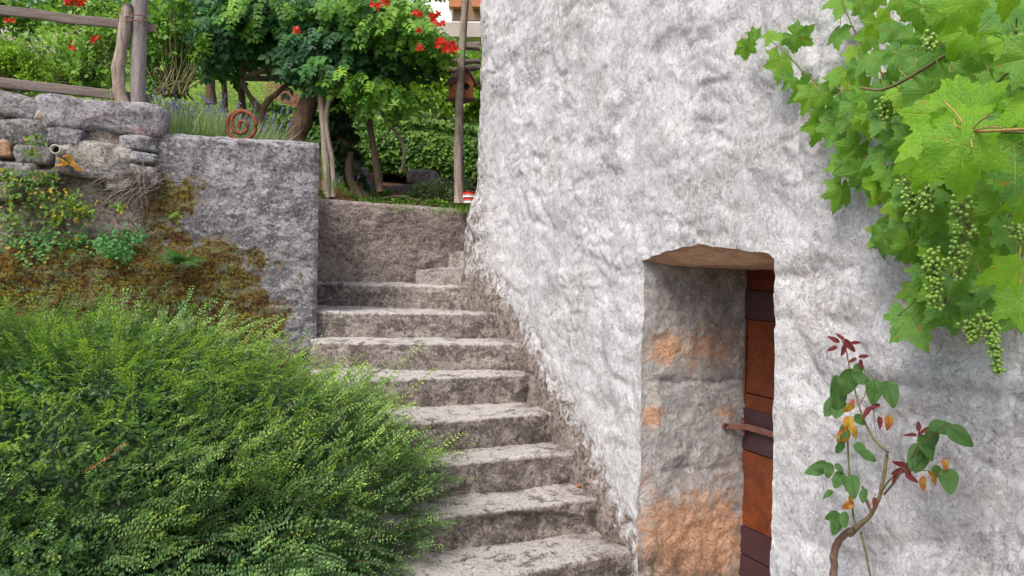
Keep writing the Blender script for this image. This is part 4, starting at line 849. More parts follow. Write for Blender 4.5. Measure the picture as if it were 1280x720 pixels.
# rocks in the bank
for k, (x, y, w, h, tone, lab) in enumerate([(441, 220, 36, 22, (.30, .25, .30), 'purplish grey rock behind the lavender left of the slender post'), (460, 232, 34, 18, (.22, .16, .11), 'brown rock in red soil behind the second stick post'), (528, 222, 42, 18, (.30, .24, .26), 'pinkish grey rock below the hedge near the silvery plant'), (500, 240, 44, 16, (.20, .13, .09), 'flat brown rock half buried above the landing wall'), (467, 224, 22, 14, (.38, .17, .09), 'small orange rock between the two stick posts')]):
    c = at(x, y, 8.3); V, Fq, cl = stone_mesh(np.zeros(3), np.array([1, 0, 0]), np.array([0, 1, 0]), Z, w*8.3/F_PX, h*8.3/F_PX, .2, tone, k+40)
    g = MB(); g.add(V, Fq, cl); o = obj('garden_rock', g, M['stone'], label=lab, cat='rock'); o.location = c

# birdhouse
bh = at(577.5, 110, 7.15); s = 7.15/F_PX
bird = thing('birdhouse', bh-Z*.1, 'terracotta birdhouse with pitched roof hanging by the pale pergola post', 'birdhouse')
ex = nrm([.84, .54, 0]); ey = np.array([-ex[1], ex[0], 0]); c = bh+ey*.02
w_, h0, h1, dd = .18, -.10, .06, .16
pent = np.array([[-w_/2, h0], [w_/2, h0], [w_/2, h1], [0, h1+.10], [-w_/2, h1]])
fr_ = [c+ex*a+Z*b-ey*dd/2 for a, b in pent]; bk_ = [p+ey*dd for p in fr_]
g = MB(); g.add(np.array(fr_+bk_), [np.array([[0, 1, 2, 3, 4]]), np.array([[9, 8, 7, 6, 5]]), np.array([[0, 5, 6, 1], [1, 6, 7, 2], [2, 7, 8, 3], [3, 8, 9, 4], [4, 9, 5, 0]])]); obj('body', g, M['terra'], bird, smooth=False)
for sgn in (-1, 1):
    g = MB(); a = np.array([sgn*.125, h1-.035]); b = np.array([0, h1+.115]); mid = (a+b)/2; ax = nrm(np.array([a[0]-b[0], a[1]-b[1]])); e1 = ex*ax[0]+Z*ax[1]; e2 = nrm(np.cross(e1, ey))
    V, Fb = box(c+ex*mid[0]+Z*mid[1], e1, ey, e2, .20, dd+.07, .012); g.add(V, Fb); obj('roof', g, M['terraroof'], bird, smooth=False)
g = MB(); V, Fb = tube([c-ey*(dd/2+.002)+Z*(.005)+ex*.015, c-ey*(dd/2-.01)+Z*.005+ex*.015], .030, 20); g.add(V, Fb); obj('entrance_hole_shade', g, M['black'], bird)  # black disc on the front, shade of the opening put into its colour
g = MB(); V, Fb = box(c+Z*(h0-.006), ex, ey, Z, w_+.03, dd+.06, .014); g.add(V, Fb); obj('floor_board', g, M['terraroof'], bird, smooth=False)
g = MB(); V, Fb = tube([c+Z*(h1+.11), c+Z*(h1+.30)], .004, 5); g.add(V, Fb); obj('hanging_wire', g, M['iron'], bird)

# rusty spiral ornament
sc_ = at(302, 157, 5.35); k_ = 5.35/F_PX
g = MB(); th = np.linspace(0, 2*PI*2.4, 90); r = np.interp(th, [0, 2*PI*1.0, 2*PI*1.3, 2*PI*2.4], [18.5, 18.0, 11, 2])*k_; V, Fb = tube(np.stack([sc_[0]+np.cos(th+PI*.5)*r, 0*th+sc_[1], sc_[2]+np.sin(th+PI*.5)*r], -1)-sc_*[1, 1, 0]+0, .014, 8)
g.add(V, Fb); V, Fb = tube([[0, 0, sc_[2]+18*k_], [0, 0, sc_[2]+24*k_]], [.013, .003], 8); g.add(V, Fb); V, Fb = tube([[.02, .0, sc_[2]-17*k_], [.02, 0, sc_[2]-50*k_]], .012, 8); g.add(V, Fb)
sp = obj('spiral_ornament', g, M['rustspiral'], label='rusty iron spiral garden ornament standing above the concrete wall', cat='garden ornament'); sp.location = (sc_[0], sc_[1], 0)

# red and white striped item beside the post
st_ = at(587, 247, 6.9); tstr = thing('striped_pot', st_-Z*.05, 'small red and white striped pot at the foot of the pale right post', 'pot')
for k in range(4):
    g = MB(); V, Fb = tube([st_+Z*(-.05+.025*k), st_+Z*(-.025+.025*k)], [.05+.006*k, .056+.006*k], 18); g.add(V, Fb); obj('band', g, M['redplastic'] if k % 2 else M['whiteplastic'], tstr)

# ------------------------------------------------------------------ fence on the rubble wall
fence = thing('wooden_fence', on_left(172, 128, -.2), 'weathered two rail wooden fence on the rubble wall top left', 'fence')
mk_trunk('post', [(172, 150), (173, 90), (174, 40), (175, -25)], 4.98, [.047, .047, .046, .046], M['greywood'], fence, rough=.10, seg=12)
mk_trunk('post', [(155, 135), (148, 105), (149, 75), (155, 45), (159, 5)], 4.93, [.045, .042, .037, .035, .030], M['palebark'], fence, rough=.30, seg=12)
def rail(p0, p1, Y0, Y1, h, seed):
    a, b = at(*p0, Y0), at(*p1, Y1); e = nrm(b-a); g = MB(); V, Fq = board((a+b)/2, e, nrm(np.cross(Z, e)), nrm(np.cross(e, nrm(np.cross(Z, e)))), np.linalg.norm(b-a), .03, h, seed, .004, 50); g.add(V, Fq); obj('rail', g, M['railwood'], fence)
rail((-260, -18), (195, 36), 4.2, 5.06, .058, 3); rail((-260, 75), (190, 124), 4.2, 5.06, .062, 5)
mk_trunk('post', [(-200, 130), (-202, 60), (-203, -30)], 4.3, [.045, .045], M['greywood'], fence, rough=.1)
g = MB()
for k in range(3):
    th = np.linspace(0, 2*PI, 20); cpt = at(165, 24+k*3, 4.955); V, Fq = tube(np.stack([cpt[0]+np.cos(th)*.085, cpt[1]+np.sin(th)*.06, cpt[2]+.02*np.cos(th)*(-1)**k], -1), .0035, 5); g.add(V, Fq)
obj('wire_tie', g, M['iron'], fence)

# ------------------------------------------------------------------ plants on the left wall
def creeper(label, name, cat, pts, n, size, cols, spread=8, yel=.0, stemn=6, base=None, off=.10):
    b = on_left(*(base or pts[0][:2]), .08); t = thing(name, b, label, cat); g = MB(); gs = MB()
    for (x, y, r, kk) in pts:
        m = int(n*kk); P = np.stack([on_left(x+dx*r, y+dy*r*.7, off+o) for dx, dy, o in zip(rng.normal(size=m)*.6, rng.normal(size=m)*.6, rng.uniform(-.05, .10, m)+.14*float(y > 305))])
        tone = rng.random(m); col = mixc(cols[0], cols[1], tone); yy = rng.random(m) < yel; col[yy] = np.array([.50, .36, .04])*rng.uniform(.7, 1.2, (yy.sum(), 1))
        leaves(g, P, nrm(rvec(m)-Z*.3-u*.3), nrm(rvec(m)*.5-u*.8+Z*.6), size*rng.uniform(.6, 1.2, m), col, 0)
        for j in range(int(stemn*kk)+1):
            a = on_left(x+rng.normal()*r*.5, y+r*.5, .05); e = on_left(x+rng.normal()*r*.8, y+rng.normal()*r*.6, off+.05); V, Fq = tube(spline([a, (a+e)/2-u*.03, e], 7), .0018, 4); gs.add(V, Fq)
    obj('foliage', g, M['leaf'], t, kind='stuff'); obj('stem', gs, M['greenstem'], t, kind='stuff')
creeper('climbing weed with yellowing leaves low on the rubble wall at the left edge', 'wall_creeper', 'creeper', [(20, 235, 22, 1), (50, 222, 18, .7), (15, 270, 22, 1), (55, 250, 20, .7), (40, 190, 10, .3), (45, 175, 10, .25), (8, 215, 12, .4)], 120, .030, ((.06, .16, .02), (.16, .30, .04)), yel=.12)
creeper('green and yellow weed hanging under the boulder in the rubble wall', 'wall_creeper', 'creeper', [(85, 255, 20, 1), (105, 265, 14, .7), (70, 270, 14, .5), (150, 258, 8, .25)], 110, .032, ((.08, .19, .02), (.20, .34, .04)), yel=.15)
creeper('low green ground cover along the mossy ledge at the left edge', 'wall_creeper', 'creeper', [(20, 295, 26, 1), (60, 300, 24, 1), (95, 298, 20, .8), (40, 310, 30, .6)], 130, .028, ((.05, .17, .04), (.14, .32, .08)), yel=.03)
creeper('rounded light green leafy clump on the ledge below the dead twigs', 'wall_creeper', 'creeper', [(140, 300, 20, 1), (165, 296, 16, .8), (150, 315, 16, .8), (130, 308, 12, .5)], 150, .030, ((.05, .18, .05), (.13, .33, .10)))
creeper('orange leaved sprig growing beside the drain pipe', 'wall_sprig', 'sprig', [(86, 203, 6, 1)], 16, .045, ((.50, .22, .03), (.60, .36, .05)))
creeper('dry grass and small green sprig on the mossy concrete', 'wall_sprig', 'sprig', [(219, 270, 6, 1)], 26, .025, ((.12, .26, .02), (.2, .36, .03)))
# fern
fp = on_left(228, 328, .14); fern = thing('wall_fern', fp, 'small green fern rooted in the mossy concrete wall', 'fern'); g = MB()
for k in range(22):
    a = rng.uniform(-1.2, 1.35); L = rng.uniform(.10, .20); d = nrm(nn*math.sin(a)*1.2+Z*abs(math.cos(a))*.8-u*rng.uniform(.2, .9)); m = 12
    for j in range(m):
        t = (j+1)/m; p = fp+d*L*t-Z*.05*t*t; 
        sd = nrm(np.cross(d, -u))
        for s_ in (-1, 1): leaves(g, p[None], nrm(sd*s_+d*.6)[None], np.array([Z*.6-u]), .030*(1.05-t)+.004, np.array([[.07, .16, .03]])*rng.uniform(.8, 1.4), 1)
obj('frond', g, M['leaf'], fern, kind='stuff')
# dead twigs
tw_ = on_left(180, 240, .05); dead = thing('dead_twigs', tw_, 'tangle of dry grey twigs hanging from the joint between both walls', 'dead twigs'); g = MB()
for k in range(46):
    a = on_left(184+rng.normal()*9, 224+rng.normal()*12, .04); x = rng.uniform(88, 185); y = 215+rng.uniform(-6, 75); e = on_left(x, y, rng.uniform(.05, .18)); mpt = (a+e)/2+Z*rng.uniform(.0, .08)-u*.05
    V, Fq = tube(spline([a, mpt, e], 9), [.0022, .0008], 4); g.add(V, Fq)
obj('twig', g, M['palebark'], dead, kind='stuff')
# tiny plant between stair and wall
q = at(728, 572, 4.30); pl = thing('crevice_plant', q, 'tiny bright green weed where the steps meet the house wall', 'weed'); g = MB(); m = 80
P3 = q+np.stack([rng.normal(size=m)*.014, rng.normal(size=m)*.012, rng.uniform(-.045, .055, m)], -1)-nh*.05; leaves(g, P3, rvec(m)-nn, rvec(m)-nn+Z, .016, mixc((.05, .16, .02), (.12, .30, .03), rng.random(m)), 0); obj('foliage', g, M['leaf'], pl, kind='stuff')

# ------------------------------------------------------------------ leaf outlines for near plants
def leaf_mesh(name, mat, kind, seed):
    r_ = np.random.default_rng(seed); na = 144; rings = [0, .18, .4, .62, .82, 1.]
    ang = np.linspace(-PI, PI, na, endpoint=False)+PI/na    # 0 = tip direction (+x); sinus at +-pi
    if kind == 'grape':
        va = np.radians([0, 56, -56, 116, -116]); vl = [1., .90, .90, .74, .74]
        R = np.zeros(na)
        for a0, l0 in zip(va, vl):
            d = np.abs((ang-a0+PI) % (2*PI)-PI); R = np.maximum(R, l0*(1-(.36+.08*r_.random())*np.clip(d/.56, 0, 1)**1.1+.07*np.exp(-(d/.10)**2)))
        R = np.maximum(R, .54); R *= 1-.75*sstep(.26, .02, PI-np.abs(ang))
        tp = (ang*26/(2*PI)+.3*np.sin(ang*3+seed)) % 1; R *= 1-.13*np.abs(tp-.45)/.55-.02*(.5+.5*np.cos(ang*61+seed)); R *= 1+.05*np.sin(ang*2.3+seed); pet = (0, 0)
        x = R*np.cos(ang); y = R*np.sin(ang)
        cup = r_.uniform(.0, .55); fold = r_.uniform(-.2, .6); wav = r_.uniform(.06, .12)
    else:                                    # ovate
        va = np.array([0.]); t = (np.cos(ang)+1)/2
        x = (1-np.cos(ang))*-.5+1.; x = .5+.5*np.cos(ang); w = .27 if kind == 'ovate' else .17
        y = w*np.sign(np.sin(ang))*np.abs(np.sin(ang))**1.15*(1.15-.38*np.cos(ang)); sr = 1-.10*np.abs((ang*17/PI) % 1-.5); y = y*sr; cup = r_.uniform(-.1, .5); fold = r_.uniform(.2, .9); wav = .06
    V = []; U = []; c0 = np.array([0., 0.]) if kind == 'grape' else np.array([.45, 0.])
    for q in rings:
        X = c0[0]+(x-c0[0])*q; Y = y*q; rr = np.hypot(X, Y); aa_ = np.arctan2(Y, X)
        zz = -cup*rr**2+fold*np.abs(Y)*.5+wav*np.sin(aa_*5+seed)*rr**1.5+.03*np.sin(X*9+seed)*rr
        if kind == 'grape':
            dd = np.abs((aa_[:, None]-va[None]+PI) % (2*PI)-PI); k = dd.argmin(1); al = rr*np.cos(dd[np.arange(na), k]); acx = rr*np.sin(np.minimum(dd[np.arange(na), k], PI/2)); zz = zz+.05*acx
        else: al = X; acx = np.abs(Y)
        V.append(np.stack([X, Y, zz], -1)); U.append(np.stack([al+.001, acx+.0], -1))
    V = np.stack(V, 0).reshape(-1, 3); U = np.stack(U, 0).reshape(-1, 2); g = MB(); g.add(V, gridF(len(rings), na, closej=True), None, U)
    return g.mesh(name, mat)
GLM = [leaf_mesh('grape_leaf', M['grapeleaf'], 'grape', k) for k in range(9)]; GLN = [leaf_mesh('grape_leaf', M['grapeleafnear'], 'grape', 20+k) for k in range(4)]
RLM = [leaf_mesh('rose_leaf', M['roseleaf'], 'ovate', k) for k in range(4)]; RRM = [leaf_mesh('rose_leaf', M['redleaf'], 'lance', k) for k in range(3)]; RYM = [leaf_mesh('rose_leaf', M['yellowleaf'], 'ovate', 9+k) for k in range(2)]
def put_leaf(root, mesh, base, d, nor, size, name='leaf', label=None):
    R = frames(np.array([d]), np.array([nor]))[0]; o = bpy.data.objects.new(name, mesh); COL.objects.link(o); o.parent = root
    m = Matrix([[R[j][i]*size for j in range(3)]+[0] for i in range(3)]+[[0, 0, 0, 1]]); loc = Vector([float(v) for v in base])-parent_world(root)
    m[0][3], m[1][3], m[2][3] = loc; o.matrix_basis = m
    if label: o['label'] = label
    return o
def Ywall(px): return WC/(WK+(px-640)/F_PX)

# ------------------------------------------------------------------ grape vine hanging at top right
gv = thing('grape_vine', np.array([1.25, 1.6, 3.2]), 'near grape vine hanging at top right with green bunches against the white wall', 'grape vine')
def vpt(px, py, off): return at(px, py, Ywall(px)-off)
shoots = [([(1330, -60), (1250, 20), (1180, 70), (1110, 110), (1075, 110)], .35, .006), ([(1110, 110), (1040, 115), (1010, 95), (985, 70), (965, 52)], .12, .0028), ([(1110, 100), (1085, 70), (1062, 25), (1050, -10)], .15, .003), ([(1340, 170), (1270, 165), (1212, 165), (1180, 155)], .75, .0032),
    ([(1300, 60), (1240, 140), (1222, 215), (1200, 300), (1180, 380)], .25, .005), ([(1180, 60), (1165, 20), (1160, -20)], .3, .003), ([(1350, 220), (1290, 260), (1260, 270)], .5, .004), ([(1290, 240), (1275, 330), (1250, 400)], .3, .003), ([(1200, 300), (1150, 370), (1115, 400)], .2, .0022), ([(1340, 0), (1290, 60), (1240, 110)], .5, .004)]
for pts, off, r in shoots:
    g = MB(); P = spline([vpt(x, y, off) for x, y in pts], 30); V, Fq = tube(P, [r, r*.6], 7, .1); g.add(V, Fq); obj('cane', g, M['greenstem'], gv)
for q, r in ((vpt(1330, -60, .35), .0065), (vpt(1350, 220, .5), .0045), (vpt(1340, 170, .75), .0045), (vpt(1300, 60, .25), .005)):
    e = H0+uh*(-1.95)-nh*.06+Z*4.3; g = MB(); V, Fq = tube(spline([q, q*.6+e*.4+Z*.15-nh*.05, e], 20), [r, r*1.6], 7, .1); g.add(V, Fq); obj('cane', g, M['greenstem'], gv)
toc = lambda b: nrm(EYE-b)
petg = MB()
def gleaf(px, py, size, tip, off, tilt=.45, near=False, mesh=None, top=None):
    """px,py: centre of the blade; size: leaf length in photo px; tip: direction of the tip, degrees clockwise from down"""
    Y = Ywall(px)-off; c = at(px, py, Y); L = size*Y/F_PX; a = math.radians(tip); d = -rt*math.sin(a)-upv*math.cos(a)
    nor = nrm(toc(c)+Z*.35+rvec(1)[0]*tilt); d = nrm(d+toc(c)*rng.uniform(-.25, .35)); d = nrm(d-nor*(d@nor)*.7)
    base = c-d*L*.30; ms = mesh or (GLN if near else GLM)[rng.integers(0, 4 if near else 9)]
    put_leaf(gv, ms, base, d, nor, L*.64)
    pd = nrm(-d*.7+Z*.4+rvec(1)[0]*.4-toc(c)*.9); V, Fq = tube(spline([base, base+pd*L*.3, base+pd*L*.55+Z*.01], 7), [.0011, .0014], 5); petg.add(V, Fq)
hand = [(1060, 105, 36, 10, .13), (1075, 125, 40, 30, .13), (1058, 140, 36, -10, .12), (1085, 55, 36, 20, .15), (1120, 50, 40, -10, .18), (1135, 60, 40, 20, .2), (1075, 95, 34, 0, .13), (1030, 150, 30, 10, .1), (938, 60, 20, 0, .12), (985, 105, 32, 40, .1), (932, 67, 26, 0, .12), (942, 38, 18, 160, .12), (962, 50, 28, 30, .12), (1005, 52, 38, -60, .13), (975, 88, 42, 10, .10), (998, 118, 38, 30, .10), (1010, 130, 36, 20, .11), (1022, 168, 44, 5, .10), (1035, 125, 34, -40, .12),
    (1050, 10, 44, 20, .15), (1080, 15, 40, -20, .16), (1046, 48, 32, 10, .13), (1100, 38, 36, -20, .16), (1062, 70, 28, 20, .14), (1045, 98, 34, 30, .14), (1090, 80, 42, -15, .18), (1120, 80, 40, 20, .22), (1150, 25, 46, 5, .28), (1185, 35, 52, -10, .33),
    (1040, 170, 42, 20, .12), (1060, 195, 44, 40, .14), (1085, 160, 46, 10, .18), (1110, 130, 44, -20, .2), (1100, 205, 52, 0, .2), (1070, 225, 40, 20, .14), (1048, 215, 36, 25, .11), (1130, 190, 46, 20, .24), (1098, 240, 44, 15, .17), (1050, 250, 40, 10, .1),
    (1100, 310, 44, 15, .16), (1098, 295, 40, 50, .15), (1137, 318, 46, -5, .2), (1150, 275, 46, 10, .22), (1168, 310, 40, 10, .24), (1170, 250, 44, -15, .28), (1120, 265, 44, 20, .2), (1128, 365, 34, 85, .15), (1155, 385, 34, 30, .17), (1147, 415, 64, -25, .18), (1176, 375, 52, 5, .2), (1205, 370, 60, 0, .24), (1215, 345, 54, 15, .25), (1190, 405, 44, -5, .2),
    (1225, 395, 40, -20, .22), (1245, 215, 60, 5, .4), (1225, 170, 50, 20, .4), (1250, 120, 60, 0, .5), (1210, 110, 56, 10, .42), (1180, 110, 50, 20, .34), (1160, 150, 46, 0, .3), (1155, 215, 50, 10, .28), (1190, 225, 50, -20, .34), (1215, 255, 50, 0, .3), (1240, 280, 56, 15, .36), (1265, 300, 50, -10, .35), (1270, 230, 60, 0, .45),
    (1260, 335, 40, -30, .3), (1245, 385, 50, 20, .3), (1275, 80, 60, 20, .5), (1230, 60, 56, -20, .42), (1205, 70, 50, 10, .38), (1145, 95, 44, -5, .26), (1170, 70, 48, 15, .3), (1220, 20, 56, 5, .4), (1262, 25, 62, -10, .5), (1125, 10, 38, 20, .24), (1095, 5, 34, -10, .2), (1150, 130, 52, 30, .34)]
for (x, y, s_, a, o) in hand: gleaf(x, y, s_*1.13, a, o, .75)
near = [(1160, 172, 125, 62, .98), (1148, 215, 92, 25, .93), (1205, 215, 115, -6, 1.02), (1178, 125, 85, 110, .9), (1180, 200, 80, 15, 1.05), (1215, 140, 90, -120, .95), (1235, 150, 105, -75, .85), (1270, 215, 120, -5, .80), (1262, 78, 90, 80, .85), (1262, 358, 95, 25, .65), (1275, 395, 80, -10, .65), (1215, 22, 80, -30, .75), (1265, -10, 100, 10, .8), (1278, 265, 60, 20, .7), (1195, 55, 70, 40, .6), (1288, 150, 90, 0, .8)]
for (x, y, s_, a, o) in near: gleaf(x, y, s_*(1. if s_ > 100 else .8), a, o*.85, .35, near=(x, y) not in [(1270, 215), (1262, 78), (1275, 395)])
poly = [(1045, 130), (1050, 235), (1095, 260), (1090, 320), (1150, 330), (1165, 400), (1230, 410), (1290, 380), (1310, 0), (1180, -30), (1150, 80), (1080, 120)]
def inside(x, y, p):
    c = False
    for i in range(len(p)):
        (a, b), (e, f) = p[i], p[i-1]
        if (b > y) != (f > y) and x < (e-a)*(y-b)/(f-b)+a: c = not c
    return c
cnt = 0
while cnt < 150:
    x, y = rng.uniform(1040, 1310), rng.uniform(-40, 410)
    if inside(x, y, poly): gleaf(x, y, rng.uniform(38, 64), rng.normal()*40, rng.uniform(.06, .14)+.28*rng.random()*(x-1030)/250, .6); cnt += 1
obj('leaf_stalks', petg, M['petiole'], gv, kind='stuff')
g = MB(); hub = vpt(1212, 165, .84)
for e in [(1178, 125), (1175, 155), (1200, 172), (1240, 143), (1255, 160), (1215, 185)]:
    V, Fq = tube(spline([hub, (hub+vpt(*e, .85))/2+Z*.004, vpt(*e, .86)], 8), .0014, 6); g.add(V, Fq)
V, Fq = tube(spline([hub, vpt(1250, 163, .82), vpt(1310, 160, .8)], 10), .0024, 7); g.add(V, Fq); obj('leaf_stalks', g, M['petiole'], gv)
# bunches
me = bpy.data.meshes.new('tmp'); import bmesh
bm = bmesh.new(); bmesh.ops.create_icosphere(bm, subdivisions=2, radius=1); ICOV = np.array([v.co[:] for v in bm.verts]); ICOF = np.array([[v.index for v in f.verts] for f in bm.faces]); bm.free()
bunches = [([(1140, 225), (1142, 245), (1140, 268)], 20, 62, .30), ([(1205, 250), (1208, 285), (1200, 318), (1198, 350)], 22, 95, .40), ([(1165, 320), (1168, 350), (1170, 388)], 18, 80, .34), ([(1162, 48), (1166, 60)], 13, 26, .42), ([(1108, 128), (1106, 150)], 14, 30, .26),
    ([(1232, 400), (1240, 425), (1250, 470)], 13, 75, .34), ([(1210, 405), (1217, 420), (1213, 428)], 12, 32, .34), ([(1270, 285), (1275, 300)], 16, 24, .5), ([(1236, 180), (1238, 205)], 14, 34, .5), ([(1270, 45), (1266, 60)], 12, 18, .62), ([(1158, 235), (1160, 262)], 16, 36, .34)]
for pts, w, n, off in bunches:
    P = spline([vpt(x, y, off) for x, y in pts], 12); sc = P[0][1]/F_PX; g = MB(); gs = MB(); R = .0060*P[0][1]/2.1
    bp = bpy.data.objects.new('grape_bunch', None); COL.objects.link(bp); bp.parent = gv; bp.location = Vector([float(v) for v in P[0]])-gv.location
    placed = []
    for k in range(n*9):
        if len(placed) >= n*1.35: break
        t = rng.random()**.85; c = P[int(t*11)]; q = c+rvec(1)[0]*w*sc*(1-.5*t)*rng.uniform(.45, 1.)
        if all(np.linalg.norm(q-o) > R*1.55 for o in placed):
            placed.append(q); V = q+ICOV*R*rng.uniform(.75, 1.15); g.add(V, ICOF); V, Fq = tube([c, q], .0007, 3); gs.add(V, Fq)
    V, Fq = tube(np.vstack([P[:1]+Z*.03, P]), .0014, 5); gs.add(V, Fq); obj('berries', g, M['berry'], bp, kind='stuff'); obj('stalk', gs, M['greenstem'], bp, kind='stuff')
bpy.data.meshes.remove(me)

# ------------------------------------------------------------------ rose bush by the wall
rb = at(1043, 720, Ywall(1043)-.16); rose = thing('rose_bush', rb*[1, 1, 0], 'thin rose bush with red shoots and yellowing leaves against the white wall', 'rose bush')
def rpt(px, py, o=.16): return at(px, py, Ywall(px)-o)
def rstem(pts, r, mat, seed=1, rough=.2):
    g = MB(); V, Fq = tube(spline([rpt(x, y, o) for x, y, o in pts], 36), [k_*.78 for k_ in r], 10, rough, seed); g.add(V, Fq); obj('stem', g, M[mat], rose)
rstem([(1036, 900, .16), (1040, 800, .16), (1042, 720, .16), (1043, 690, .16), (1052, 672, .16), (1070, 660, .17)], [.016, .0155, .0145, .014, .014, .012], 'rosebark', 1, .35)
rstem([(1062, 668, .16), (1075, 656, .17), (1088, 644, .17), (1098, 625, .17), (1104, 600, .17), (1109, 568, .17)], [.012, .0095, .0075, .007, .0058], 'rosestem', 2, .22)
rstem([(1090, 642, .17), (1083, 625, .16), (1078, 608, .15)], [.006, .004], 'rosebark', 3)
rstem([(1110, 566, .17), (1095, 552, .17), (1082, 530, .18), (1073, 505, .18), (1067, 480, .18), (1062, 460, .18), (1058, 440, .18), (1052, 425, .18)], [.0048, .0036, .003, .002], 'greenstem', 4, .08)
rstem([(1070, 660, .16), (1066, 640, .15), (1062, 600, .14), (1060, 560, .14), (1058, 520, .15)], [.0045, .003], 'greenstem', 5, .05)
rstem([(1105, 618, .17), (1118, 602, .19), (1132, 582, .20), (1146, 560, .21), (1148, 545, .21)], [.0042, .003, .0025], 'rosebark', 6, .08)
rstem([(1098, 622, .17), (1112, 600, .18), (1130, 590, .19), (1156, 588, .21), (1180, 595, .22)], [.0035, .0018], 'greenstem', 7, .05)
rstem([(1076, 665, .15), (1084, 700, .13), (1090, 740, .12), (1092, 800, .11)], [.004, .004], 'greenstem', 8, .05)
rstem([(1146, 560, .21), (1170, 540, .23), (1185, 530, .24), (1205, 540, .24)], [.002, .001], 'greenstem', 9, .05)
rstem([(1092, 508, .18), (1093, 530, .18), (1096, 548, .18)], [.0015, .001], 'rosebark', 10, .05); rstem([(1073, 508, .18), (1082, 490, .18), (1080, 462, .18), (1077, 450, .18)], [.0016, .001], 'rosebark', 11, .05)
def rleaf(px, py, s_, tip, kind='g', o=.2, tilt=.45, nb=None):
    Y = Ywall(px)-o; c = at(px, py, Y); L = s_*Y/F_PX; a = math.radians(tip); d = -rt*math.sin(a)-upv*math.cos(a); nor = nrm(toc(c)+Z*.35+rvec(1)[0]*tilt*1.5); d = nrm(d-nor*(d@nor)*.8); L = L*(.86 if kind != 'y' else .8)
    ms = {'g': RLM, 'r': RRM, 'y': RYM}[kind]; put_leaf(rose, ms[rng.integers(0, len(ms))], c-d*L*.5, d, nor, L, label={'g': None, 'r': 'young dark red leaf', 'y': 'yellow and brown dying leaf'}[kind])
for a in [(1050, 490, 50, 5), (1060, 478, 44, 20), (1040, 508, 36, 40), (1048, 512, 34, 10), (1078, 474, 28, -60), (1092, 490, 38, 10), (1113, 492, 40, -10), (1072, 463, 22, 20), (1075, 525, 22, -50), (1020, 587, 30, 70), (1036, 588, 24, 10), (1048, 600, 28, 20), (1066, 608, 34, -10), (1058, 605, 26, 10), (1049, 585, 16, -40), (1035, 618, 18, 60),
          (1045, 655, 34, 20), (1056, 650, 24, -20), (1040, 645, 22, 60), (1080, 620, 22, -20), (1085, 570, 26, -50), (1076, 562, 24, -30), (1144, 570, 42, 5), (1158, 560, 40, -10), (1150, 578, 34, 30), (1180, 535, 40, -70), (1200, 545, 40, -50), (1186, 602, 42, -5), (1165, 548, 30, 0), (1172, 590, 22, -30), (1055, 540, 26, 40), (1050, 560, 20, 20), (1026, 580, 18, 90)]: rleaf(*a)
for a in [(1042, 424, 18, 120, 'r'), (1050, 420, 16, 150, 'r'), (1062, 432, 24, -40, 'r'), (1054, 438, 20, 30, 'r'), (1040, 436, 16, 70, 'r'), (1070, 428, 14, -90, 'r'), (1080, 445, 16, -100, 'r'), (1076, 455, 14, 0, 'r'), (1066, 450, 14, 60, 'r'), (1148, 532, 18, 170, 'r'), (1156, 537, 18, -120, 'r'), (1138, 543, 18, 100, 'r'), (1150, 545, 14, 0, 'r'),
          (1125, 580, 22, 100, 'r'), (1122, 590, 22, 60, 'r'), (1135, 590, 22, -20, 'r'), (1140, 598, 20, -60, 'r'), (1118, 598, 16, 30, 'r'), (1092, 508, 22, 60, 'r'), (1083, 516, 22, 20, 'r'), (1100, 528, 20, 10, 'r'), (1093, 628, 16, 10, 'r'), (1060, 530, 26, 5, 'y'), (1054, 548, 32, 10, 'y'), (1068, 538, 22, -20, 'y'), (1062, 510, 20, 40, 'y'), (1112, 528, 24, 5, 'y'), (1152, 603, 22, 5, 'y'), (1168, 595, 22, -10, 'y'), (1182, 580, 18, 0, 'y'), (1060, 632, 20, 60, 'y'), (1063, 624, 14, 20, 'y')]: rleaf(*a)
g = MB(); c = rpt(1066, 505, .2); 
for k in range(7): leaves(g, c[None], nrm(np.array([rng.normal()*.4, rng.normal()*.4, 1.]))[None], rvec(1), .018, np.array([[.6, .22, .25]]))
obj('rose_bud', g, M['leaf'], rose, label='small pink bud')

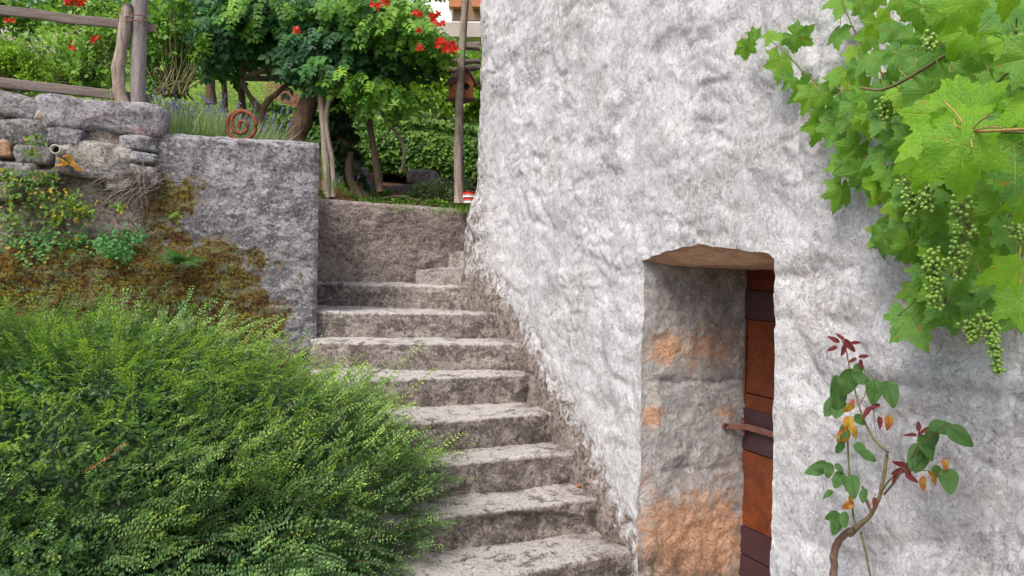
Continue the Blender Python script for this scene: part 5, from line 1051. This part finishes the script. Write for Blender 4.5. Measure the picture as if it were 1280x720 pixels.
# fallen leaves on the steps and a dead sprig in the shrub
for (x, y, zi, colr, lab) in [(728, 607, 6, (.55, .20, .10), 'orange-red fallen leaf on the tread beside the house wall'), (762, 667, 7, (.50, .26, .06), 'small yellow-brown fallen leaf near the bottom step end'), (600, 530, 4, (.30, .17, .08), 'brown dry leaf on the middle of a tread beside the shrub'), (655, 690, 7, (.32, .20, .10), 'curled brown leaf on the lowest visible tread')]:
    p = atz(x, y, z1-rise*zi+.012); g = MB(); a = rng.uniform(0, 6); m = 3 if zi == 6 else 1
    leaves(g, np.zeros((1, 3)), np.array([[math.cos(a), math.sin(a), .15]]), np.array([[.2, -.2, 1.]]), .05, np.array([colr]))
    o = obj('fallen_leaf', g, M['leaf'], label=lab, cat='leaf'); o.location = p
g = MB(); sA, sB = at(105, 589, 2.52), at(157, 553, 2.56); P3 = spline([sA, (sA+sB)/2-Z*.01, sB], 16); V, Fq = tube(P3, .0015, 5); g.add(V, Fq, (.28, .13, .07))
for k in range(34):
    t = rng.integers(0, 16); leaves(g, P3[t][None], nrm(rvec(1)+nrm(sB-sA)), rvec(1), .012, np.array([[.36, .19, .09]])*rng.uniform(.7, 1.2))
obj('dead_sprig', g, M['leaf'], bush, label='dry orange-brown sprig', kind='stuff')

# ------------------------------------------------------------------ far house
YH = 22.
fh = thing('distant_white_house', at(560, 60, YH), 'white house with balcony and flower boxes glimpsed in the gap at top', 'house')
def fbox(name, x0, y0, x1, y1, Y, dep, mat, parent=fh):
    a = at(x0, y1, Y); b = at(x1, y0, Y); g = MB(); V, Fb = box([(a[0]+b[0])/2, Y+dep/2, (a[2]+b[2])/2], [1, 0, 0], [0, 1, 0], [0, 0, 1], b[0]-a[0], dep, b[2]-a[2]); g.add(V, Fb); return obj(name, g, M[mat], parent, smooth=False)
fbox('wall', 470, -130, 720, 75, YH, 6., 'white'); fbox('balcony_slab', 545, 31, 720, 45, YH-1.3, 1.3, 'slab'); fbox('parapet', 520, -40, 566, 30, YH-1.25, .25, 'white'); 
fbox('reed_screen', 566, -1, 720, 25, YH-1.2, .08, 'lattice'); fbox('window', 590, -80, 660, -8, YH-.04, .05, 'glass'); fbox('window', 500, -60, 530, -15, YH-.04, .05, 'glass'); fbox('roof', 455, -150, 735, -128, YH-.8, 7.5, 'rooftile')
for (x0, x1) in ((561, 577), (590, 612), (625, 645)):
    fp_ = fbox('flower_box', x0, -2, x1, 8, YH-1.45, .22, 'terra')
# pale wall seen through the plants on the left
pw = thing('pale_garden_wall', at(60, 70, 10.5), 'pale plastered garden wall glimpsed behind bushes at top left', 'wall')
g = MB(); a, b = at(-150, 66, 10.5), at(150, 62, 11.5); V, Fb = board((a+b)/2+Z*.1, nrm(b-a), np.array([0, 1., 0]), Z, np.linalg.norm(b-a), .3, .45, 4, .03, 40); g.add(V, Fb); obj('wall_face', g, M['slab'], pw)
